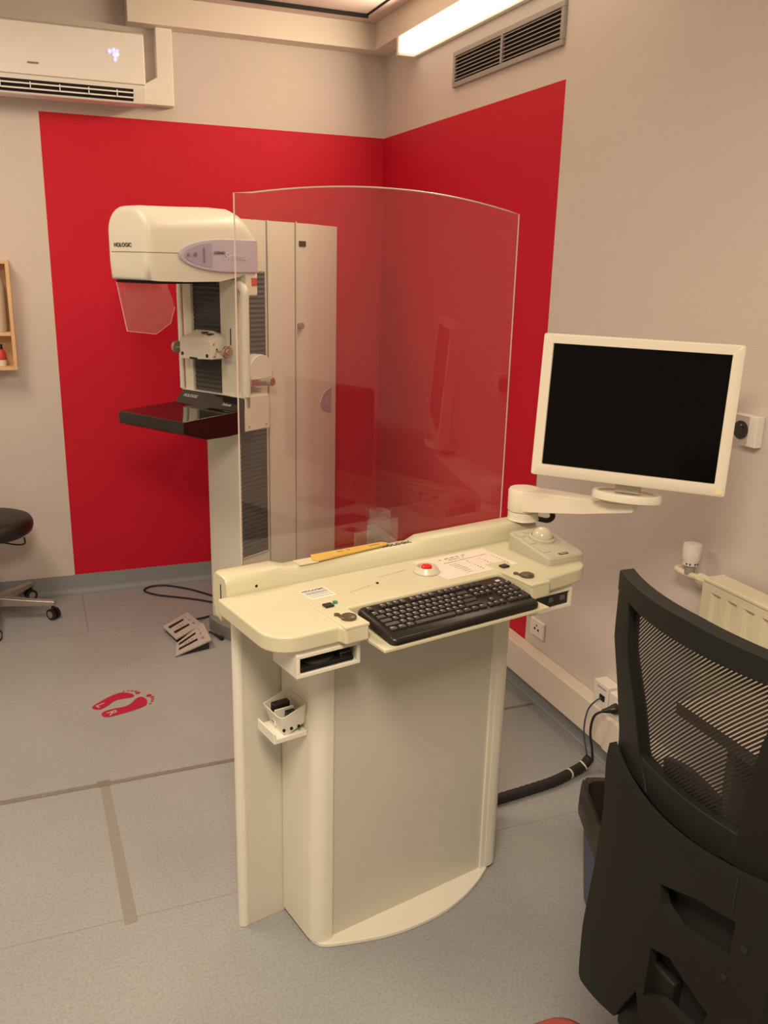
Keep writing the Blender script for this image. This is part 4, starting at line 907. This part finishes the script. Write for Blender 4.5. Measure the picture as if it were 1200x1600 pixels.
# ---------------------------------------------------------------- foot switches and their cable
def pedal(label, cs_, zf, zb):
    # cs_: four plan corners: front-left, back-left, back-right, front-right ; thin wedge lifted at the back
    P_ = [Vector((*c, 0)) for c in cs_]; c0 = sum(P_, Vector()) / 4
    r = thing('foot_switch', label, 'foot pedal', c0)
    z = [zf, zb, zb, zf]
    b = B(c0); b.loft([[(p.x, p.y, zz - 0.010) for p, zz in zip(P_, z)], [(p.x, p.y, zz) for p, zz in zip(P_, z)]]); obj('top_plate', b, PEDAL, r, bevel=0.002)
    ins = [c0 + (p - c0) * 0.88 for p in P_]
    b = B(c0); b.loft([[(p.x, p.y, 0.0004) for p in ins], [(p.x, p.y, max(0.0012, zz - 0.0105)) for p, zz in zip(ins, z)]]); obj('base_wedge', b, RUBBER, r)
    def Q(u, v, dz=0):
        a = P_[0] + (P_[3] - P_[0]) * u; c = P_[1] + (P_[2] - P_[1]) * u; q = a + (c - a) * v; q.z = zf + (zb - zf) * v + dz; return q
    for u in (0.28, 0.68):
        b = B(c0); b.loft([[Q(u - 0.055, 0.10, d), Q(u + 0.055, 0.10, d), Q(u + 0.03, 0.66, d), Q(u - 0.03, 0.66, d)] for d in (-0.002, 0.004)]); obj('pedal_bar', b, BLACK, r)
    b = B(c0)
    for k, u in enumerate((0.2, 0.45, 0.72)): b.loft([[Q(u - 0.06, 0.78, d), Q(u + 0.06, 0.78, d), Q(u + 0.06, 0.80 + 0.02 * k, d), Q(u - 0.06, 0.80 + 0.02 * k, d)] for d in (0.0002, 0.0008)])
    for v in (0.3, 0.4, 0.5): b.loft([[Q(0.44, v, d), Q(0.54, v, d), Q(0.54, v + 0.03, d), Q(0.44, v + 0.03, d)] for d in (0.0002, 0.0008)])
    obj('pedal_print', b, mat('pedal_ink', (0.25, 0.20, 0.19), 0.6), r)
    return r
pedal('flat grey two-bar foot switch lying further back by the machine foot', [(-1.330, -0.662), (-1.195, -0.530), (-1.150, -0.705), (-1.286, -0.822)][0:1] + [(-1.195, -0.530), (-1.150, -0.705), (-1.292, -0.822)], 0.030, 0.034)
pedal('tilted grey two-bar foot switch lying nearer, partly over the other one', [(-1.296, -0.838), (-1.152, -0.722), (-1.150, -0.925), (-1.318, -0.962)], 0.012, 0.050)
b = B((-1.15, -0.2, 0)); b.tube(bez([(-0.93, -0.40, 0.007), (-1.02, -0.29, 0.006), (-1.12, -0.155, 0.006), (-1.23, -0.060, 0.006), (-1.31, -0.050, 0.006), (-1.352, -0.10, 0.006), (-1.30, -0.18, 0.006), (-1.20, -0.25, 0.006), (-1.09, -0.33, 0.006), (-0.99, -0.43, 0.007)], 8), 0.005, 8)
tag(obj('floor_cable', b, RUBBER, loc=(-1.15, -0.2, 0)), 'thin dark cable looping on the floor left of the machine', 'cable')
b = B((-1.1, -0.7, 0)); b.tube(bez([(-1.165, -0.606, 0.020), (-1.13, -0.575, 0.010), (-1.09, -0.555, 0.006), (-1.05, -0.56, 0.006)], 8), 0.005, 8)
tag(obj('pedal_cable', b, RUBBER, loc=(-1.1, -0.7, 0)), 'short cable from the further foot switch to the machine plinth', 'cable')
b = B((-1.1, -0.8, 0)); b.tube(bez([(-1.135, -0.790, 0.028), (-1.11, -0.80, 0.014), (-1.095, -0.83, 0.012), (-1.085, -0.85, 0.012)], 6), [0.006] * 13 + [0.010] * 6, 8)
tag(obj('pedal_plug', b, RUBBER, loc=(-1.1, -0.8, 0)), 'short cable with black connector from the nearer foot switch', 'cable')

# ---------------------------------------------------------------- waste bin
bi = thing('waste_bin', 'blue waste bin with black liner behind the office chair', 'bin', (-0.392, -2.99, 0), math.radians(-22))
b = B()
o1 = [[(x, y, z) for x, y in rrect(-a, a, -c, c, 0.03, 4)] for z, a, c in ((0.0005, 0.115, 0.095), (0.34, 0.140, 0.118))]
i1 = [[(x, y, z) for x, y in rrect(-a, a, -c, c, 0.028, 4)] for z, a, c in ((0.34, 0.136, 0.114), (0.006, 0.111, 0.091))]
b.loft(o1 + i1); obj('bucket', b, BLUE, bi)
b = B(); random.seed(4)
def lring(z, a, c, jit): 
    return [(x * (1 + random.uniform(-jit, jit)), y * (1 + random.uniform(-jit, jit)), z + random.uniform(-jit, jit) * 0.4) for x, y in rrect(-a, a, -c, c, 0.035, 6)]
b.loft([lring(0.262, 0.144, 0.124, 0.035), lring(0.29, 0.148, 0.126, 0.02), lring(0.33, 0.147, 0.125, 0.015), lring(0.352, 0.143, 0.121, 0.01), lring(0.345, 0.130, 0.108, 0.01), lring(0.27, 0.122, 0.100, 0.02), lring(0.10, 0.10, 0.08, 0.03)], cap=False); obj('liner', b, LINER, bi, smooth=30)

# ---------------------------------------------------------------- office chair seen from behind
ch = thing('office_chair', 'black mesh-back office chair seen from behind at the right', 'chair', (-0.66, -3.66, 0))
co_ = ch.location.copy()
ZS = [.3, .4, .5, .65, .8, .9, 1.0, 1.1, 1.3]; OS = [.008, .01, .012, .025, .032, .034, .018, 0, 0]
def interp(x, xs, ys):
    if x <= xs[0]: return ys[0]
    for a, c, p, q in zip(xs, xs[1:], ys, ys[1:]):
        if x <= c: return p + (q - p) * (x - a) / (c - a)
    return ys[-1]
def CX(y, z, d=0): return Vector((-.942 + interp(z, ZS, OS) + .05 * ((y + 3.66) / .22) ** 2 + d, y, z))
def surf(b, y0f, y1f, z0f, z1f, ny, nz, d0, d1):
    # slab between depth d0 (rear) and d1 (front); y range per z and z range per y given as functions of parameters
    G = []
    for d in (d0, d1):
        g = []
        for i in range(ny + 1):
            row = []
            for j in range(nz + 1):
                s, t = i / ny, j / nz
                z = z0f(s) + (z1f(s) - z0f(s)) * t; y = y0f(z) + (y1f(z) - y0f(z)) * s
                row.append(b.bm.verts.new(CX(y, z, d) - b.o))
            g.append(row)
        G.append(g)
    for k, g in enumerate(G):
        for i in range(ny):
            for j in range(nz): b.bm.faces.new((g[i][j], g[i + 1][j], g[i + 1][j + 1], g[i][j + 1]))
    A, Bq = G
    for i in range(ny):
        for j in (0, nz): b.bm.faces.new((A[i][j], A[i + 1][j], Bq[i + 1][j], Bq[i][j]))
    for j in range(nz):
        for i in (0, ny): b.bm.faces.new((A[i][j], A[i][j + 1], Bq[i][j + 1], Bq[i][j]))
YL = lambda z: -3.441
YR = lambda z: -3.879
inL = lambda z: interp(z, [.86, .92, 1.0, 1.12, 1.19], [-3.585, -3.548, -3.538, -3.508, -3.498])
inR = lambda z: -7.32 - inL(z)
TOPZ = lambda s: 1.224 - 0.006 * abs(2 * s - 1)
b = B(co_)
surf(b, YL, inL, lambda s: 0.87, lambda s: 1.20, 3, 16, -0.006, 0.020)
surf(b, YR, inR, lambda s: 0.87, lambda s: 1.20, 3, 16, -0.006, 0.020)
surf(b, YL, YR, lambda s: 1.182, TOPZ, 28, 2, -0.008, 0.022)
surf(b, YL, YR, lambda s: 0.862 + 0.020 * (2 * s - 1) ** 2, lambda s: 0.925 + 0.0 * s, 28, 2, -0.004, 0.018)
obj('back_frame', b, CHAIRF, ch, bevel=0.003, smooth=40)
b = B(co_); Gm = []
ny, nz = 30, 16
for i in range(ny + 1):
    row = []
    for j in range(nz + 1):
        z = 0.90 + (1.19 - 0.90) * j / nz; y = -3.49 + (-3.83 + 3.49) * i / ny; row.append(b.bm.verts.new(CX(y, z, 0.010) - co_))
    Gm.append(row)
for i in range(ny):
    for j in range(nz): b.bm.faces.new((Gm[i][j], Gm[i + 1][j], Gm[i + 1][j + 1], Gm[i][j + 1]))
obj('mesh_panel', b, MESHF, ch, smooth=60, label='see-through black mesh')
b = B(co_); surf(b, lambda z: -3.60, lambda z: -3.72, lambda s: 0.905, lambda s: 0.950 + 0.015 * math.sin(s * PI), 10, 2, 0.012, 0.024); obj('lumbar_pad', b, BLACK, ch)
SLOT = [(-3.668, 0.772), (-3.738, 0.797), (-3.803, 0.803), (-3.803, 0.737), (-3.712, 0.728), (-3.680, 0.742)]
TUNNEL = [(-3.672, 0.655), (-3.712, 0.668), (-3.790, 0.630), (-3.780, 0.585), (-3.708, 0.588), (-3.676, 0.566)]
# lower rear shell with recesses (outline drawn on the back surface)
rim = lambda s: 0.888 - 0.020 * math.sin(s * PI)
def shell_y0(z): return interp(z, [.40, .43, .52, .65, .76, .85, .9], [-3.472, -3.464, -3.454, -3.458, -3.461, -3.435, -3.449])
def shell_y1(z): return -7.32 - shell_y0(z)
def zlow(s): return interp(s, [0, .04, .40, .5, .60, .96, 1], [0.412, 0.412, 0.470, 0.56, 0.470, 0.412, 0.412])
b = B(co_)
shell_s = lambda s_, z: shell_y0(z) + (shell_y1(z) - shell_y0(z)) * s_
G = []
ny, nz = 48, 20
for d in (-0.026, -0.010):
    G.append([[b.bm.verts.new(CX(shell_s(i / ny, z), z, d) - co_) for z in [zlow(i / ny) + (rim(i / ny) - zlow(i / ny)) * j / nz for j in range(nz + 1)]] for i in range(ny + 1)])
for g in G:
    for i in range(ny):
        for j in range(nz): b.bm.faces.new((g[i][j], g[i + 1][j], g[i + 1][j + 1], g[i][j + 1]))
A_, B_ = G
for i in range(ny):
    for j in (0, nz): b.bm.faces.new((A_[i][j], A_[i + 1][j], B_[i + 1][j], B_[i][j]))
for j in range(nz):
    for i in (0, ny): b.bm.faces.new((A_[i][j], A_[i][j + 1], B_[i][j + 1], B_[i][j]))
sho = obj('rear_shell', b, CHAIRP, ch, smooth=0)
# the label slot and the tunnel under it are cut out of the shell
kc = B(co_)
for poly_ in (SLOT, TUNNEL): kc.prism(poly_, -1.05, -0.85, lambda y, z, x: (x, y, z))
kco = obj('cutter', kc, DARK, ch, smooth=0)
bo = sho.modifiers.new('cut', 'BOOLEAN'); bo.object = kco; bo.operation = 'DIFFERENCE'; bo.solver = 'EXACT'
bpy.context.view_layer.update()
me_ = bpy.data.meshes.new_from_object(sho.evaluated_get(bpy.context.evaluated_depsgraph_get()))
sho.modifiers.clear(); sho.data = me_; me_.name = 'rear_shell'
bpy.data.objects.remove(kco)
me_.polygons.foreach_set('use_smooth', [True] * len(me_.polygons)); me_.set_sharp_from_angle(angle=math.radians(35))
b = B(co_); surf(b, lambda z: -3.46, lambda z: -3.86, lambda s: 0.46, lambda s: 0.86, 20, 10, 0.004, 0.012); obj('inner_shell', b, DARK, ch)
b = B(co_)
for y, z in ((-3.822, 0.770), (-3.802, 0.706)): b.cyl(tuple(CX(y, z, -0.0265)), tuple(CX(y, z, -0.028)), 0.006, 12)
b.tube([CX(-3.796, 0.882, -0.0265), CX(-3.796, 0.812, -0.0265)], 0.0012, 6)
obj('screw_hole', b, DARK, ch)
# seat, mechanism, base
b = B(co_); b.loft([[(x, y, z) for x, y in rrect(-0.87 + e, -0.42 - e, -3.89 + e, -3.43 - e, 0.07, 6)] for z, e in ((0.465, 0.03), (0.475, 0.0), (0.515, -0.004), (0.535, 0.02))]); obj('seat', b, mat('seat_fabric', (0.02, 0.02, 0.02), 0.9), ch, smooth=60)
b = B(co_); b.box(-0.78, -0.58, -3.74, -3.58, 0.40, 0.464); b.box(-0.945, -0.70, -3.70, -3.62, 0.415, 0.445); b.box(-0.932, -0.905, -3.72, -3.60, 0.43, 0.62); obj('tilt_mechanism', b, CHAIRF, ch, bevel=0.005)
b = B(co_); b.cyl((-0.66, -3.66, 0.10), (-0.66, -3.66, 0.25), 0.027); b.cyl((-0.66, -3.66, 0.25), (-0.66, -3.66, 0.40), 0.014); obj('gas_column', b, CHROME, ch)
for k in range(5):
    a = math.radians(70 + 72 * k); d = Vector((math.cos(a), math.sin(a), 0)); nrm = Vector((-d.y, d.x, 0)); c0 = Vector((0, 0, 0))
    b = B(); b.loft([[d * r + nrm * (s1 * w_) + Vector((0, 0, z)) for s1, z in ((-1, zt - h_), (1, zt - h_), (1, zt), (-1, zt))] for r, w_, zt, h_ in ((0.02, 0.03, 0.135, 0.05), (0.17, 0.022, 0.115, 0.035), (0.31, 0.017, 0.095, 0.025))])
    obj('leg', b, CHROME, ch, bevel=0.005)
    wd = Vector((math.cos(a + 1.2), math.sin(a + 1.2), 0)); b = B(); b.cyl(tuple(d * 0.295 + Vector((0, 0, 0.04))), tuple(d * 0.295 + Vector((0, 0, 0.0755))), 0.008, 10)
    for s in (-1, 1):
        c = d * 0.295 + wd * (0.014 * s); b.cyl(tuple(c + Vector((0, 0, 0.0275)) + wd * (0.009 * s)), tuple(c + Vector((0, 0, 0.0275)) - wd * (0.008 * s)), 0.027, 20)
    obj('castor', b, BLACK, ch)

# red padded seat of which only the corner reaches the picture
rs = thing('red_stool', 'corner of a red padded stool at the bottom edge of the picture', 'stool', (-1.158, -3.735, 0))
b = B(); b.loft([[(x, y, z) for x, y in rrect(-0.16 + e, 0.16 - e, -0.17 + e, 0.17 - e, 0.05, 6)] for z, e in ((0.405, 0.01), (0.415, 0.0), (0.445, 0.0), (0.455, 0.012))]); obj('seat', b, REDCUSH, rs, smooth=60)
for sx in (-1, 1):
    for sy in (-1, 1):
        b = B(); b.cyl((sx * 0.12, sy * 0.13, 0.0005), (sx * 0.12, sy * 0.13, 0.4048), 0.012, 12); obj('leg', b, CHROME, rs)

# operator's desk along the right wall, with a screen that the shield reflects
od = thing('operator_desk', 'pale desk along the right wall seen through the chair mesh', 'desk', (-0.30, -4.0, 0))
b = B(od.location); b.box(-0.475, -0.125, -4.9, -3.155, 0.722, 0.750); obj('desk_top', b, mat('desk_laminate', (0.60, 0.50, 0.42), 0.45), od, bevel=0.002)
b = B(od.location); b.box(-0.4775, -0.4752, -4.9, -3.155, 0.721, 0.7495); obj('edge_band', b, mat('desk_edge', (0.05, 0.035, 0.03), 0.5), od)
for y_ in (-3.30, -4.80):
    b = B(od.location); b.box(-0.44, -0.13, y_ - 0.012, y_ + 0.012, 0.0005, 0.7215); obj('leg', b, mat('desk_leg', (0.04, 0.04, 0.04), 0.5), od)
dm = thing('desk_monitor', 'dark monitor on the wall-side desk showing as a reflection in the shield', 'monitor', (-0.22, -3.50, 0.7505))
b = B(dm.location); b.box(-0.235, -0.195, -3.75, -3.26, 0.90, 1.245); obj('housing', b, BLACK, dm, bevel=0.005)
b = B(dm.location); b.box(-0.237, -0.2355, -3.735, -3.275, 0.915, 1.230); obj('screen', b, SCREEN, dm)
b = B(dm.location); b.box(-0.215, -0.195, -3.53, -3.47, 0.7625, 0.90); obj('neck', b, BLACK, dm)
b = B(dm.location); b.box(-0.30, -0.15, -3.60, -3.40, 0.7505, 0.7620); obj('stand', b, BLACK, dm, bevel=0.003)
